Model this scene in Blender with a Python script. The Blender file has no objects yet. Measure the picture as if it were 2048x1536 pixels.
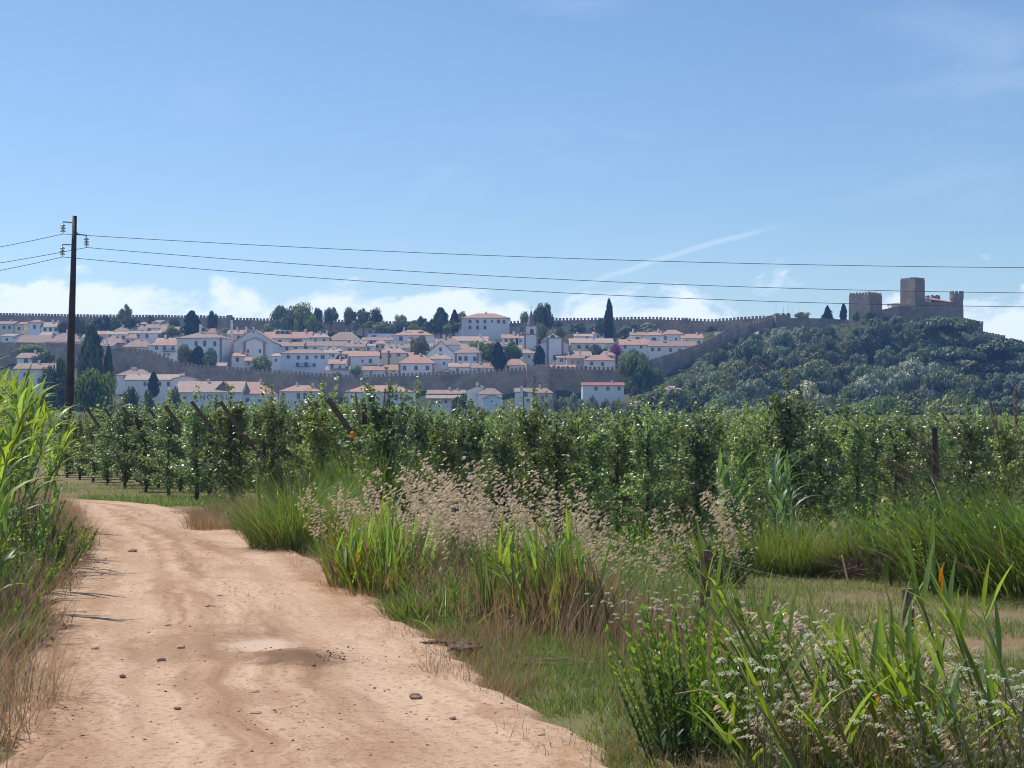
import bpy, math, random
import numpy as np
from mathutils import Vector, Matrix, noise as mnoise
R = math.radians
random.seed(7); rng = np.random.default_rng(7)
sc = bpy.context.scene
C = sc.collection
# ------------------------------------------------------------------ camera
F = 2958.0; HZ = 880.0; CX = 1024.0; CAMH = 1.6       # photo focal length / horizon in photo pixels
cam = bpy.data.cameras.new('camera'); cam.lens = 52.0; cam.sensor_width = 36.0
cam.shift_y = (HZ - 768.0) / 2048.0; cam.clip_end = 6000; cam.clip_start = 0.1
co = bpy.data.objects.new('camera', cam); C.objects.link(co)
co.location = (0, 0, CAMH); co.rotation_euler = (R(90), 0, 0); sc.camera = co
# ------------------------------------------------------------------ world, sun, exposure
SUN_AZ, SUN_EL = R(-52), R(58)                         # azimuth from +Y, positive to the right
w = bpy.data.worlds.new('World'); sc.world = w; w.use_nodes = True
nt = w.node_tree; nt.nodes.clear()
def wn(t, **k):
    n = nt.nodes.new(t)
    for a, b in k.items(): setattr(n, a, b)
    return n
def wl(a, b): nt.links.new(a, b)
def wmath(op, a, b=None, c=None, clamp=False):
    n = wn('ShaderNodeMath', operation=op); n.use_clamp = clamp
    for i, v in enumerate((a, b, c)):
        if v is None: continue
        if isinstance(v, (int, float)): n.inputs[i].default_value = v
        else: wl(v, n.inputs[i])
    return n.outputs[0]
def wsmooth(x, a, b):
    n = wn('ShaderNodeMapRange', interpolation_type='SMOOTHSTEP')
    wl(x, n.inputs[0]); n.inputs[1].default_value = a; n.inputs[2].default_value = b
    return n.outputs[0]
def wmix(f, a, b):
    n = wn('ShaderNodeMix', data_type='RGBA'); wl(f, n.inputs[0])
    for i, v in ((6, a), (7, b)):
        if isinstance(v, tuple): n.inputs[i].default_value = (*v, 1)
        else: wl(v, n.inputs[i])
    return n.outputs[2]
sky = wn('ShaderNodeTexSky', sky_type='NISHITA'); sky.sun_disc = False
sky.sun_elevation = SUN_EL; sky.sun_rotation = SUN_AZ
sky.altitude = 50; sky.air_density = 1.0; sky.dust_density = 0.35; sky.ozone_density = 3.0
tc = wn('ShaderNodeTexCoord'); sep = wn('ShaderNodeSeparateXYZ'); wl(tc.outputs['Generated'], sep.inputs[0])
az = wmath('ARCTAN2', sep.outputs[0], sep.outputs[1]); el = wmath('ARCSINE', sep.outputs[2])
def wnoise(su, sv, scale, detail, off=0.0, dist=0.0, rough=.55):
    cb = wn('ShaderNodeCombineXYZ'); wl(wmath('MULTIPLY_ADD', az, su, off), cb.inputs[0]); wl(wmath('MULTIPLY', el, sv), cb.inputs[1]); cb.inputs[2].default_value = off
    n = wn('ShaderNodeTexNoise'); wl(cb.outputs[0], n.inputs[0]); n.inputs['Scale'].default_value = scale
    n.inputs['Detail'].default_value = detail; n.inputs['Distortion'].default_value = dist; n.inputs['Roughness'].default_value = rough
    return n.outputs[0]
cl = wnoise(1.0, 1.6, 11.0, 10, 5.9, .35, .62)
cl = wmath('ADD', cl, wmath('MULTIPLY', wnoise(1.0, 1.4, 3.2, 2, 8.1), .45))
thr = wmath('MULTIPLY_ADD', el, 5.6, .195)                      # cumulus bank: fewer clouds with elevation
cum = wsmooth(wmath('SUBTRACT', cl, thr), 0.0, .12)
cum = wmath('MULTIPLY', cum, wsmooth(el, .30, .12))
cir = wmath('MULTIPLY', wsmooth(wnoise(1.0, 3.2, 4.2, 6, 12.6, .6), .52, .78), .16)
# thin condensation trail
a0, e0, a1, e1 = .030, .1005, .190, .1475
L_ = math.hypot(a1-a0, e1-e0); tx, ty = (a1-a0)/L_, (e1-e0)/L_
da = wmath('SUBTRACT', az, a0); de = wmath('SUBTRACT', el, e0)
along = wmath('ADD', wmath('MULTIPLY', da, tx), wmath('MULTIPLY', de, ty))
perp = wmath('SUBTRACT', wmath('MULTIPLY', de, tx), wmath('MULTIPLY', da, ty))
perp = wmath('ADD', perp, wmath('MULTIPLY', wmath('SUBTRACT', wnoise(1, 1, 30, 2, 5.5), .5), .006))
perp = wmath('ADD', perp, wmath('MULTIPLY', wmath('POWER', wmath('SUBTRACT', wmath('DIVIDE', along, L_), .5), 2.0), .012))
trail = wmath('MULTIPLY', wsmooth(wmath('ABSOLUTE', perp), .0030, .0004), wmath('MULTIPLY', wsmooth(along, -.01, .05), wsmooth(along, L_, L_*.72)))
trail = wmath('MULTIPLY', trail, .22)
skyc = wn('ShaderNodeHueSaturation'); skyc.inputs['Saturation'].default_value = 1.10; skyc.inputs['Value'].default_value = .90; wl(sky.outputs[0], skyc.inputs['Color'])
CLOUD = (6.9, 7.5, 8.7)
c1 = wmix(wmath('MULTIPLY', cum, .88), skyc.outputs[0], CLOUD)
c2 = wmix(wmath('MAXIMUM', cir, trail), c1, CLOUD)
bg = wn('ShaderNodeBackground'); wl(c2, bg.inputs[0]); bg.inputs[1].default_value = 0.108
wo = wn('ShaderNodeOutputWorld'); wl(bg.outputs[0], wo.inputs[0])
sd = bpy.data.lights.new('sun', 'SUN'); sd.energy = 3.7; sd.angle = R(.53); sd.color = (1, .95, .87)
so = bpy.data.objects.new('sun', sd); C.objects.link(so)
SUNV = Vector((math.sin(SUN_AZ)*math.cos(SUN_EL), math.cos(SUN_AZ)*math.cos(SUN_EL), math.sin(SUN_EL)))
so.rotation_euler = SUNV.to_track_quat('Z', 'Y').to_euler(); so.location = (0, 0, 120)
vs = sc.view_settings; vs.view_transform = 'Standard'; vs.look = 'None'; vs.gamma = 1; vs.exposure = 0.44; vs.use_curve_mapping = False
sc.render.engine = 'CYCLES'
cy = sc.cycles; cy.use_denoising = True; cy.max_bounces = 7; cy.diffuse_bounces = 3; cy.glossy_bounces = 2
cy.transmission_bounces = 4; cy.volume_bounces = 1; cy.transparent_max_bounces = 6
cy.filter_width = 1.05; cy.sample_clamp_indirect = 6; cy.caustics_reflective = False; cy.caustics_refractive = False
try: cy.denoiser = 'OPENIMAGEDENOISE'
except Exception: pass
# ------------------------------------------------------------------ helpers
def px(x, y, Y): return Vector(((x-CX)/F*Y, Y, CAMH-(y-HZ)/F*Y))
def zpx(y, Y): return CAMH-(y-HZ)/F*Y
def xpx(x, Y): return (x-CX)/F*Y
def gp(x, y, z=0.0):
    Y = (CAMH-z)*F/(y-HZ); return ((x-CX)/F*Y, Y)
def tag(o, label=None, cat=None, group=None, kind=None):
    if label: o['label'] = label
    if cat: o['category'] = cat
    if group: o['group'] = group
    if kind: o['kind'] = kind
    return o
def link(name, me, parent=None, m=None):
    o = bpy.data.objects.new(name, me); C.objects.link(o)
    if parent is not None: o.parent = parent
    if m is not None and me is not None and not me.materials: me.materials.append(m)
    return o
def empty(name, loc=(0, 0, 0), rz=0.0):
    o = bpy.data.objects.new(name, None); C.objects.link(o); o.location = loc; o.rotation_euler = (0, 0, rz)
    o.empty_display_size = .2
    return o
KIDS = {}
def copy_tree(o, parent=None):
    c = o.copy(); C.objects.link(c); c.parent = parent
    for ch in o.children: copy_tree(ch, c)
    return c
def mesh(name, V, Fc, smooth=False, m=None):
    me = bpy.data.meshes.new(name)
    V = V.tolist() if isinstance(V, np.ndarray) else V
    Fc = Fc.tolist() if isinstance(Fc, np.ndarray) else Fc
    me.from_pydata(V, [], Fc)
    if smooth: me.polygons.foreach_set('use_smooth', [True]*len(me.polygons))
    if m: me.materials.append(m)
    me.update()
    return me
class MB:
    def __init__(s): s.v = []; s.f = []
    def add(s, V, Fc):
        b = len(s.v); s.v += [tuple(p) for p in V]; s.f += [tuple(b+i for i in f) for f in Fc]; return s
    def box(s, x0, x1, y0, y1, z0, z1):
        return s.add([(x0,y0,z0),(x1,y0,z0),(x1,y1,z0),(x0,y1,z0),(x0,y0,z1),(x1,y0,z1),(x1,y1,z1),(x0,y1,z1)],
                     [(0,3,2,1),(4,5,6,7),(0,1,5,4),(1,2,6,5),(2,3,7,6),(3,0,4,7)])
    def tube(s, pts, rad, n=8, cap=True):
        pts = [Vector(p) for p in pts]
        if not isinstance(rad, (list, tuple)): rad = [rad]*len(pts)
        V = []; Fc = []; ref = None
        for i, p in enumerate(pts):
            d = (pts[min(i+1, len(pts)-1)]-pts[max(i-1, 0)]).normalized()
            if ref is None: ref = Vector((1, 0, 0)) if abs(d.x) < .8 else Vector((0, 1, 0))
            a = (ref-d*ref.dot(d)).normalized(); b = d.cross(a); ref = a
            for k in range(n):
                t = 2*math.pi*k/n; V.append(p+(a*math.cos(t)+b*math.sin(t))*rad[i])
        for i in range(len(pts)-1):
            for k in range(n): Fc.append((i*n+k, i*n+(k+1) % n, (i+1)*n+(k+1) % n, (i+1)*n+k))
        if cap: Fc.append(tuple(range(n-1, -1, -1))); Fc.append(tuple((len(pts)-1)*n+k for k in range(n)))
        return s.add(V, Fc)
    def prism(s, prof, y0, y1):                         # profile in x,z extruded along y
        n = len(prof); V = [(x, y0, z) for x, z in prof]+[(x, y1, z) for x, z in prof]
        Fc = [tuple(range(n)), tuple(range(2*n-1, n-1, -1))]+[(i, n+i, n+(i+1) % n, (i+1) % n) for i in range(n)]
        return s.add(V, Fc)
    def lathe(s, prof, n=12, c=(0, 0)):
        V = []; Fc = []
        for r, z in prof:
            for k in range(n):
                t = 2*math.pi*k/n; V.append((c[0]+r*math.cos(t), c[1]+r*math.sin(t), z))
        for i in range(len(prof)-1):
            for k in range(n): Fc.append((i*n+k, i*n+(k+1) % n, (i+1)*n+(k+1) % n, (i+1)*n+k))
        Fc.append(tuple(range(n-1, -1, -1))); Fc.append(tuple((len(prof)-1)*n+k for k in range(n)))
        return s.add(V, Fc)
    def mesh(s, name, m=None, smooth=False): return mesh(name, s.v, s.f, smooth, m)
    def obj(s, name, m=None, parent=None, smooth=False): return link(name, s.mesh(name, m, smooth), parent)
# ------------------------------------------------------------------ materials
def nodes(name):
    m = bpy.data.materials.new(name); m.use_nodes = True; t = m.node_tree; t.nodes.clear()
    out = t.nodes.new('ShaderNodeOutputMaterial'); p = t.nodes.new('ShaderNodeBsdfPrincipled')
    t.links.new(p.outputs[0], out.inputs[0])
    return m, t, p, out
def ramp(t, fac, stops):
    r = t.nodes.new('ShaderNodeValToRGB'); t.links.new(fac, r.inputs[0]); e = r.color_ramp.elements
    while len(e) < len(stops): e.new(.5)
    for i, (p, c) in enumerate(stops): e[i].position = p; e[i].color = (*c, 1)
    return r.outputs[0]
def tnoise(t, vec, scale, detail=4, rough=.6, dist=0):
    n = t.nodes.new('ShaderNodeTexNoise'); n.inputs['Scale'].default_value = scale; n.inputs['Detail'].default_value = detail
    n.inputs['Roughness'].default_value = rough; n.inputs['Distortion'].default_value = dist
    if vec is not None: t.links.new(vec, n.inputs[0])
    return n.outputs[0]
def mixc(t, f, a, b, mode='MIX'):
    n = t.nodes.new('ShaderNodeMix'); n.data_type = 'RGBA'; n.blend_type = mode
    for i, v in ((0, f), (6, a), (7, b)):
        if isinstance(v, (int, float)): n.inputs[i].default_value = v
        elif isinstance(v, tuple): n.inputs[i].default_value = (*v, 1)
        else: t.links.new(v, n.inputs[i])
    return n.outputs[2]
def mth(t, op, a, b=None):
    n = t.nodes.new('ShaderNodeMath'); n.operation = op
    for i, v in enumerate((a, b)):
        if v is None: continue
        if isinstance(v, (int, float)): n.inputs[i].default_value = v
        else: t.links.new(v, n.inputs[i])
    return n.outputs[0]
def maprange(t, x, a, b, c=0., d=1.):
    n = t.nodes.new('ShaderNodeMapRange'); n.interpolation_type = 'SMOOTHSTEP'
    t.links.new(x, n.inputs[0])
    for i, v in ((1, a), (2, b), (3, c), (4, d)): n.inputs[i].default_value = v
    return n.outputs[0]
def bump(t, h, strength, dist, p):
    b = t.nodes.new('ShaderNodeBump'); b.inputs['Strength'].default_value = strength; b.inputs['Distance'].default_value = dist
    t.links.new(h, b.inputs['Height']); t.links.new(b.outputs[0], p.inputs['Normal'])
def objvec(t): return t.nodes.new('ShaderNodeTexCoord').outputs['Object']
def worldvec(t): return t.nodes.new('ShaderNodeNewGeometry').outputs['Position']
def plain(name, c, rough=.6, var=.15, scale=6., bumpd=.0, metal=0., world=False):
    m, t, p, o = nodes(name); v = worldvec(t) if world else objvec(t)
    n = tnoise(t, v, scale, 5)
    d = tuple(x*(1-var) for x in c); l = tuple(min(1, x*(1+var)) for x in c)
    t.links.new(ramp(t, n, [(.3, d), (.7, l)]), p.inputs['Base Color']); p.inputs['Roughness'].default_value = rough; p.inputs['Metallic'].default_value = metal
    if bumpd: bump(t, n, .6, bumpd, p)
    return m
def leafmat(name, cols, trans=.4, tcol=None, rough=.42, objvar=.0, spec=.5):
    m, t, p, o = nodes(name)
    g = t.nodes.new('ShaderNodeNewGeometry'); n = len(cols)
    col = ramp(t, g.outputs['Random Per Island'], [(i/(n-1) if n > 1 else 0, c) for i, c in enumerate(cols)])
    if objvar:
        oi = t.nodes.new('ShaderNodeObjectInfo'); hs = t.nodes.new('ShaderNodeHueSaturation'); t.links.new(col, hs.inputs['Color'])
        t.links.new(maprange(t, oi.outputs['Random'], 0, 1, 1-objvar, 1+objvar), hs.inputs['Value'])
        r2 = mth(t, 'FRACT', mth(t, 'MULTIPLY', oi.outputs['Random'], 17.3))
        t.links.new(maprange(t, r2, 0, 1, .5-objvar*.10, .5+objvar*.06), hs.inputs['Hue'])
        t.links.new(maprange(t, r2, 0, 1, 1+objvar*.4, 1-objvar*.7), hs.inputs['Saturation']); col = hs.outputs[0]
    t.links.new(col, p.inputs['Base Color']); p.inputs['Roughness'].default_value = rough; p.inputs['Specular IOR Level'].default_value = spec
    tr = t.nodes.new('ShaderNodeBsdfTranslucent')
    t.links.new(mixc(t, 1.0, col, tcol or (1.5, 1.55, .8), 'MULTIPLY'), tr.inputs[0])
    mx = t.nodes.new('ShaderNodeMixShader'); mx.inputs[0].default_value = trans
    t.links.new(p.outputs[0], mx.inputs[1]); t.links.new(tr.outputs[0], mx.inputs[2]); t.links.new(mx.outputs[0], o.inputs[0])
    return m
def wallmat(name, c, stain=(.42, .38, .34)):
    m, t, p, o = nodes(name); v = worldvec(t)
    n = tnoise(t, v, .7, 6, .7); n2 = tnoise(t, v, 3.5, 4)
    col = mixc(t, maprange(t, n, .52, .75, 0, .30), c, tuple(x*.5+y*.5 for x, y in zip(c, stain)))
    col = mixc(t, maprange(t, n2, .3, .8, 0, .12), col, stain)
    t.links.new(col, p.inputs['Base Color']); p.inputs['Roughness'].default_value = .85
    bump(t, n2, .3, .02, p)
    return m
def roofmat(name, c):
    m, t, p, o = nodes(name); v = objvec(t); g = worldvec(t)
    wv = t.nodes.new('ShaderNodeTexWave'); wv.bands_direction = 'X'; wv.inputs['Scale'].default_value = 1.25; wv.inputs['Distortion'].default_value = .4; t.links.new(v, wv.inputs[0])
    wv2 = t.nodes.new('ShaderNodeTexWave'); wv2.bands_direction = 'Y'; wv2.inputs['Scale'].default_value = .9; wv2.inputs['Distortion'].default_value = .6; t.links.new(v, wv2.inputs[0])
    n = tnoise(t, g, .8, 6, .7); n2 = tnoise(t, g, 4., 3)
    oi = t.nodes.new('ShaderNodeObjectInfo')
    col = ramp(t, n, [(.25, tuple(x*.62 for x in c)), (.5, c), (.75, tuple(min(1, x*1.28) for x in c))])
    col = mixc(t, maprange(t, n2, .45, .75, 0, .45), col, (.30, .25, .20))
    col = mixc(t, maprange(t, oi.outputs['Random'], 0, 1, 0, .4), col, tuple(x*.6+.05 for x in c))
    t.links.new(col, p.inputs['Base Color']); p.inputs['Roughness'].default_value = .85
    bump(t, mth(t, 'ADD', wv.outputs['Fac'], mth(t, 'MULTIPLY', wv2.outputs['Fac'], .4)), .7, .06, p)
    return m
def stonemat(name, c, s=1.0):
    m, t, p, o = nodes(name); v = worldvec(t)
    mp = t.nodes.new('ShaderNodeMapping'); t.links.new(v, mp.inputs[0]); mp.inputs['Scale'].default_value = (s*1.6, s*1.6, s*2.6)
    vo = t.nodes.new('ShaderNodeTexVoronoi'); vo.feature = 'F1'; vo.inputs['Scale'].default_value = 1.; t.links.new(mp.outputs[0], vo.inputs[0])
    ve = t.nodes.new('ShaderNodeTexVoronoi'); ve.feature = 'DISTANCE_TO_EDGE'; ve.inputs['Scale'].default_value = 1.; t.links.new(mp.outputs[0], ve.inputs[0])
    n = tnoise(t, v, .22*s, 6, .65); n2 = tnoise(t, v, 2.2*s, 5)
    sx = t.nodes.new('ShaderNodeSeparateColor'); t.links.new(vo.outputs['Color'], sx.inputs[0])
    col = ramp(t, n, [(.28, tuple(x*.45 for x in c)), (.5, c), (.70, tuple(x*1.4 for x in c))])
    col = mixc(t, maprange(t, sx.outputs[0], 0, 1, 0, .5), col, tuple(x*.55 for x in c))
    col = mixc(t, maprange(t, n2, .5, .8, 0, .4), col, (.16, .155, .14))
    col = mixc(t, maprange(t, ve.outputs[0], 0, .07, .45, 0), col, (.30, .27, .23))
    t.links.new(col, p.inputs['Base Color']); p.inputs['Roughness'].default_value = .92
    bump(t, mth(t, 'ADD', maprange(t, ve.outputs[0], 0, .12), n2), .8, .12, p)
    return m
MT = {}
MT['white'] = wallmat('limewash_white', (.88, .87, .86))
MT['cream'] = wallmat('limewash_cream', (.80, .70, .55))
MT['bluew'] = wallmat('limewash_bluish', (.72, .80, .88))
MT['greyw'] = wallmat('old_render_grey', (.52, .48, .44))
MT['salmon'] = roofmat('tile_salmon', (.47, .26, .19))
MT['brown'] = roofmat('tile_brown', (.33, .22, .17))
MT['pale'] = roofmat('tile_pale', (.46, .33, .26))
MT['red'] = roofmat('tile_red', (.36, .13, .10))
MT['stone'] = stonemat('wall_stone', (.50, .36, .26))
MT['towerstone'] = stonemat('wall_tower_stone', (.58, .43, .30))
MT['castle'] = stonemat('castle_stone', (.38, .285, .21))
MT['rock'] = stonemat('rock', (.36, .34, .32), .35)
MT['trim'] = plain('stone_trim', (.33, .24, .19), .85, .25, 2)
MT['slate'] = plain('spire_slate', (.20, .20, .21), .7, .3, 2)
MT['blue'] = plain('blue_paint', (.05, .13, .50), .6, .2)
MT['black'] = plain('letter_black', (.02, .02, .025), .5, .2)
MT['frame'] = plain('window_surround', (.50, .45, .40), .8, .15)
MT['shutter'] = plain('dark_timber', (.10, .06, .04), .6, .3)
mg, tg, pg, og = nodes('window_glass'); pg.inputs['Base Color'].default_value = (.035, .04, .05, 1); pg.inputs['Roughness'].default_value = .12
MT['glass'] = mg
MT['metal'] = plain('galvanised_steel', (.25, .25, .26), .45, .2, 20, 0, .7)
MT['wire'] = plain('conductor_wire', (.10, .10, .11), .5, .2, 5, 0, .3)
MT['fwire'] = plain('fence_wire', (.16, .15, .14), .7, .2, 5, 0, .6)
MT['poleb'] = plain('tarred_pole', (.055, .036, .030), .75, .45, 3, .01)
MT['post'] = plain('weathered_post', (.125, .082, .058), .85, .4, 9, .01)
MT['postd'] = plain('old_dark_post', (.17, .10, .065), .85, .5, 14, .012)
MT['bark'] = plain('bark', (.10, .075, .055), .9, .4, 12, .02)
MT['clod'] = plain('soil_clod', (.15, .092, .06), .95, .5, 30, .03)
MT['pebble'] = plain('pebble', (.40, .26, .18), .9, .35, 3, 0, 0, True)
MT['gravel'] = leafmat('gravel_mix', [(.14, .08, .05), (.24, .14, .085), (.36, .22, .14), (.56, .42, .31)], .0, None, .9, 0, .2)
mi, ti, pi_, oi_ = nodes('glass_insulator'); pi_.inputs['Base Color'].default_value = (.45, .75, .62, 1); pi_.inputs['Roughness'].default_value = .08; pi_.inputs['Transmission Weight'].default_value = .6
MT['insul'] = mi
# foliage
MT['pear'] = leafmat('pear_leaf', [(.10, .145, .050), (.15, .21, .075), (.20, .265, .110), (.36, .41, .27)], .47, (1.4, 1.5, .7), .36, .3, 1.0)  # palest leaf tone puts silvery sun and sky glints into the colour
MT['oak'] = leafmat('dark_foliage', [(.080, .115, .040), (.135, .175, .060), (.22, .25, .10)], .14, None, .6, .55)
MT['olive'] = leafmat('olive_foliage', [(.19, .21, .11), (.28, .30, .17), (.40, .41, .27)], .14, None, .6, .45)
MT['plane'] = leafmat('plane_foliage', [(.095, .150, .036), (.14, .205, .052), (.23, .30, .085)], .40, None, .55, .2)
MT['pine'] = leafmat('pine_foliage', [(.055, .088, .028), (.085, .12, .038), (.115, .155, .050)], .1, None, .6, .25)
MT['cyp'] = leafmat('cypress_foliage', [(.014, .024, .013), (.022, .034, .017), (.034, .046, .022)], .12, None, .6, .2)
MT['poplar'] = leafmat('poplar_foliage', [(.065, .100, .034), (.095, .14, .046), (.14, .185, .065)], .16, None, .5, .2)
MT['boug'] = leafmat('bougainvillea_flower', [(.30, .03, .22), (.42, .06, .30), (.20, .05, .12)], .3, (1.3, .8, 1.2), .6)
MT['rustleaf'] = leafmat('rusty_foliage', [(.25, .10, .05), (.16, .09, .05), (.10, .09, .04)], .25, (1.3, 1.1, .7), .6)
MT['reed'] = leafmat('reed_leaf', [(.15, .235, .055), (.20, .29, .070)], .52, (1.6, 1.65, .5), .50, .3, .4)
MT['reedblue'] = leafmat('reed_leaf_glaucous', [(.115, .185, .090), (.150, .225, .110)], .40, (1.3, 1.6, .6), .42, .3, .5)
MT['reedyel'] = leafmat('reed_leaf_yellowing', [(.36, .30, .05), (.42, .24, .04)], .5, (1.4, 1.2, .5), .4, .3)
MT['cane'] = leafmat('reed_cane', [(.16, .20, .07), (.22, .22, .09)], .1, None, .4, .3)
MT['grass'] = leafmat('green_grass', [(.060, .105, .026), (.105, .170, .045), (.15, .21, .060), (.24, .25, .10)], .45, (1.4, 1.6, .5), .42)
MT['short'] = leafmat('verge_grass', [(.075, .12, .028), (.115, .17, .045), (.17, .22, .065), (.24, .23, .09)], .45, (1.4, 1.5, .5), .5)
MT['dry'] = leafmat('dry_grass', [(.21, .12, .065), (.31, .20, .11), (.40, .28, .17), (.17, .14, .06)], .35, (1.35, 1.25, 1.0), .6)
MT['oat'] = leafmat('oat_spikelet', [(.50, .40, .28), (.66, .55, .41), (.78, .69, .56)], .42, (1.3, 1.2, 1.05), .5)
MT['straw'] = leafmat('straw', [(.32, .23, .12), (.42, .31, .18)], .3, (1.2, 1.15, 1.0), .55)
MT['plume'] = leafmat('reed_plume', [(.13, .095, .07), (.20, .145, .11), (.26, .20, .15)], .35, (1.2, 1.1, 1.0), .7)
MT['weed'] = leafmat('weed_leaf', [(.095, .18, .036), (.14, .24, .048), (.19, .30, .065), (.30, .32, .07)], .48, (1.4, 1.6, .45), .36)
MT['shrubdark'] = leafmat('shrub_leaf', [(.035, .065, .022), (.060, .10, .032), (.085, .13, .045)], .35, (1.4, 1.6, .5), .45)
MT['umbel'] = leafmat('umbel_flower', [(.50, .54, .38), (.66, .68, .54), (.44, .50, .30)], .35, (1.1, 1.15, .9), .7)
MT['stem'] = leafmat('weed_stem', [(.13, .14, .06), (.20, .16, .09), (.16, .10, .06)], .15, None, .6)
# ------------------------------------------------------------------ road geometry (world metres)
PAIR = [(-.9,.5,2.2,.5),(-1.2,2,1.8,2),(-1.9,4,1.2,4),(-2.77,8,.3,8),(-3.06,9.1,.05,9.1),(-3.73,11.27,-.51,11.27),(-4.7,14.8,-1.37,14.8),(-5.35,17.5,-2.1,17.5),
        (-6.3,21.5,-3.15,21.5),(-7.3,24.9,-4.4,24.9),(-8.3,27.8,-5.6,27.8),(-9.4,31.5,-6.75,31.5),(-11.0,36,-8.6,36.2),(-13.9,38.6,-12.7,41.9),(-22,42,-22,46),(-45,47,-45,51.5)]
PAIR = np.array(PAIR)
def redge(Y): return np.interp(Y, PAIR[:14, 3], PAIR[:14, 2])
def ledge(Y): return np.interp(Y, PAIR[:14, 1], PAIR[:14, 0])
def sm(x, a, b):
    t = np.clip((np.asarray(x, float)-a)/(b-a), 0, 1); return t*t*(3-2*t)
def near(X, Y):
    dr = X-redge(Y); dl = ledge(Y)-X; din = np.maximum(dr, dl)
    z = -.06+.08*sm(din, -.15, .45)
    z = z-.40*sm(dr, .9, 3.4)*(1-sm(Y, 30, 42)*sm(-X, 2, 7))
    z = z+.22*sm(dl, .5, 2.2)*(1-sm(Y, 34, 40))
    z = np.where((Y > 36), np.minimum(z, -.05-.1*sm(X, -12, 0)), z)
    z = z+.02*np.sin(X*2.1+1)*np.cos(Y*1.7)*sm(din, .2, 1.)
    return z
# control points of the hill: (px, base py, Y)
CTRL = []
def cp(x, y, Y): CTRL.append((xpx(x, Y), Y, zpx(y, Y)))
# ------------------------------------------------------------------ houses: photo-pixel table
# x0, x1, base, eave, ridge, roof shape, tile, wall, windows (x, y[, w, h]), label, extras
HS = []
def H(x0, x1, base, eave, ridge, shp, tile, wall, win, label, **e):
    e.setdefault('Y', 487+(748-base)*1.1); HS.append((x0, x1, base, eave, ridge, shp, tile, wall, win, label, e))
    cp((x0+x1)/2, base+13, e['Y'])
# far left, inside the walls
H(-6, 27, 669, 648, 643, 'g', 'brown', 'cream', [(8,655),(19,655)], 'cream house cut by the left edge of the photo below the upper wall')
H(29, 48, 669, 649, 644, 's', 'brown', 'cream', [(38,657,5,6)], 'narrow cream house between two left edge houses under the upper wall')
H(59, 80, 669, 645, 640, 'h', 'brown', 'white', [(69,654,5,9)], 'tall narrow white house with one window near the left edge', depth=7)
H(81, 119, 669, 654, 645, 'g', 'pale', 'white', [(90,659),(101,659),(112,659)], 'low white house with three windows and pale roof, far left')
H(80, 101, 681, 671, 665, 'g', 'pale', 'white', [(90,676,4,5)], 'small white annex below the far left three-window house', depth=6)
H(3, 28, 684, 672, 668, 's', 'pale', 'white', [(14,679,5,5)], 'small white lean-to house at the left edge above the reeds', depth=6)
H(28, 60, 688, 677, 667, 'f', 'brown', 'white', [(43,680,4,4)], 'white gable end house left of the power pole', depth=10)
H(34, 95, 698, 686, 671, 'g', 'brown', 'greyw', [(50,692),(72,692)], 'wide brown roofed house with two roof lights left of the pole', depth=11, chim=[(70,676,5,8)])
H(92, 160, 700, 684, 666, 'h', 'brown', 'white', [(108,691),(152,692)], 'big hip roofed house directly behind the power pole', depth=13)
H(102, 130, 704, 694, 687, 'g', 'salmon', 'white', [(116,699,4,5)], 'little salmon roofed house in front of the pole side hip roof', depth=7)
H(148, 190, 697, 676, 674, 'n', 'pale', 'white', [(156,686),(166,686)], 'flat roofed white house with two windows beside the dark poplar', depth=7, chim=[(164,670,4,6)])
H(192, 214, 684, 669, 662, 'g', 'salmon', 'cream', [(204,676,5,6)], 'small salmon cream house at the right side of the poplar', depth=8)
H(213, 259, 686, 669, 663, 'g', 'pale', 'white', [(220,673),(235,675),(247,675)], 'long white house with three windows right of the poplar', depth=8, chim=[(222,663,3,5)])
H(258, 326, 685, 666, 662, 'g', 'pale', 'white', [(264,672),(276,672),(294,672),(319,672)], 'long white house with four windows under stacked brown roofs', depth=8)
H(228, 258, 669, 662, 654, 'h', 'brown', 'white', [(243,666,4,4)], 'low brown hip roof left of the stacked upper houses', depth=8)
H(257, 292, 667, 660, 651, 'h', 'brown', 'white', [(268,663,4,4),(281,663,4,4)], 'brown hip roofed house in the middle of the stacked upper houses', depth=8)
H(290, 333, 668, 656, 649, 'g', 'brown', 'white', [(299,661),(322,661)], 'brown roofed house at the right end of the stacked upper houses', depth=8)
H(278, 301, 655, 648, 645, 's', 'pale', 'white', [(289,651,4,3)], 'small white box house with lean-to roof above the stacked houses', depth=6)
H(303, 322, 655, 644, 641, 's', 'pale', 'white', [(312,649,4,4)], 'topmost small white house of the stacked upper group', depth=6)
H(200, 246, 697, 686, 673, 'h', 'brown', 'greyw', [(215,691,5,5)], 'brown hip roof just above the left end of the lower wall', depth=10)
H(246, 302, 702, 694, 679, 'h', 'brown', 'cream', [(262,698,5,4)], 'wide plain brown roof beside the pink salmon roofed house', depth=12)
H(297, 378, 716, 691, 679, 'h', 'salmon', 'white', [(313,696),(329,696),(346,696),(329,709,4,5),(337,709,4,5)], 'white house with long salmon roof, three windows and wooden balcony', depth=9, chim=[(350,676,3,5)], balcony=(326,352,703))
H(352, 444, 728, 676, 665, 'h', 'brown', 'white', [(392,687,6,10),(410,687,6,12),(431,688,6,10),(392,708,6,9),(431,708,6,9)], 'large white manor with brown roof lantern and tall chimney', depth=15, rz=-8, chim=[(387,650,4,15),(452,642,4,30)], quoin=[443], lantern=(400,424,657,668))
H(468, 546, 722, 684, 658, 'f', 'salmon', 'white', [(507,664,3,4)], 'white church hall with broad gable and stone pilasters', depth=18, bay=(490,532,676,686))
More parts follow.
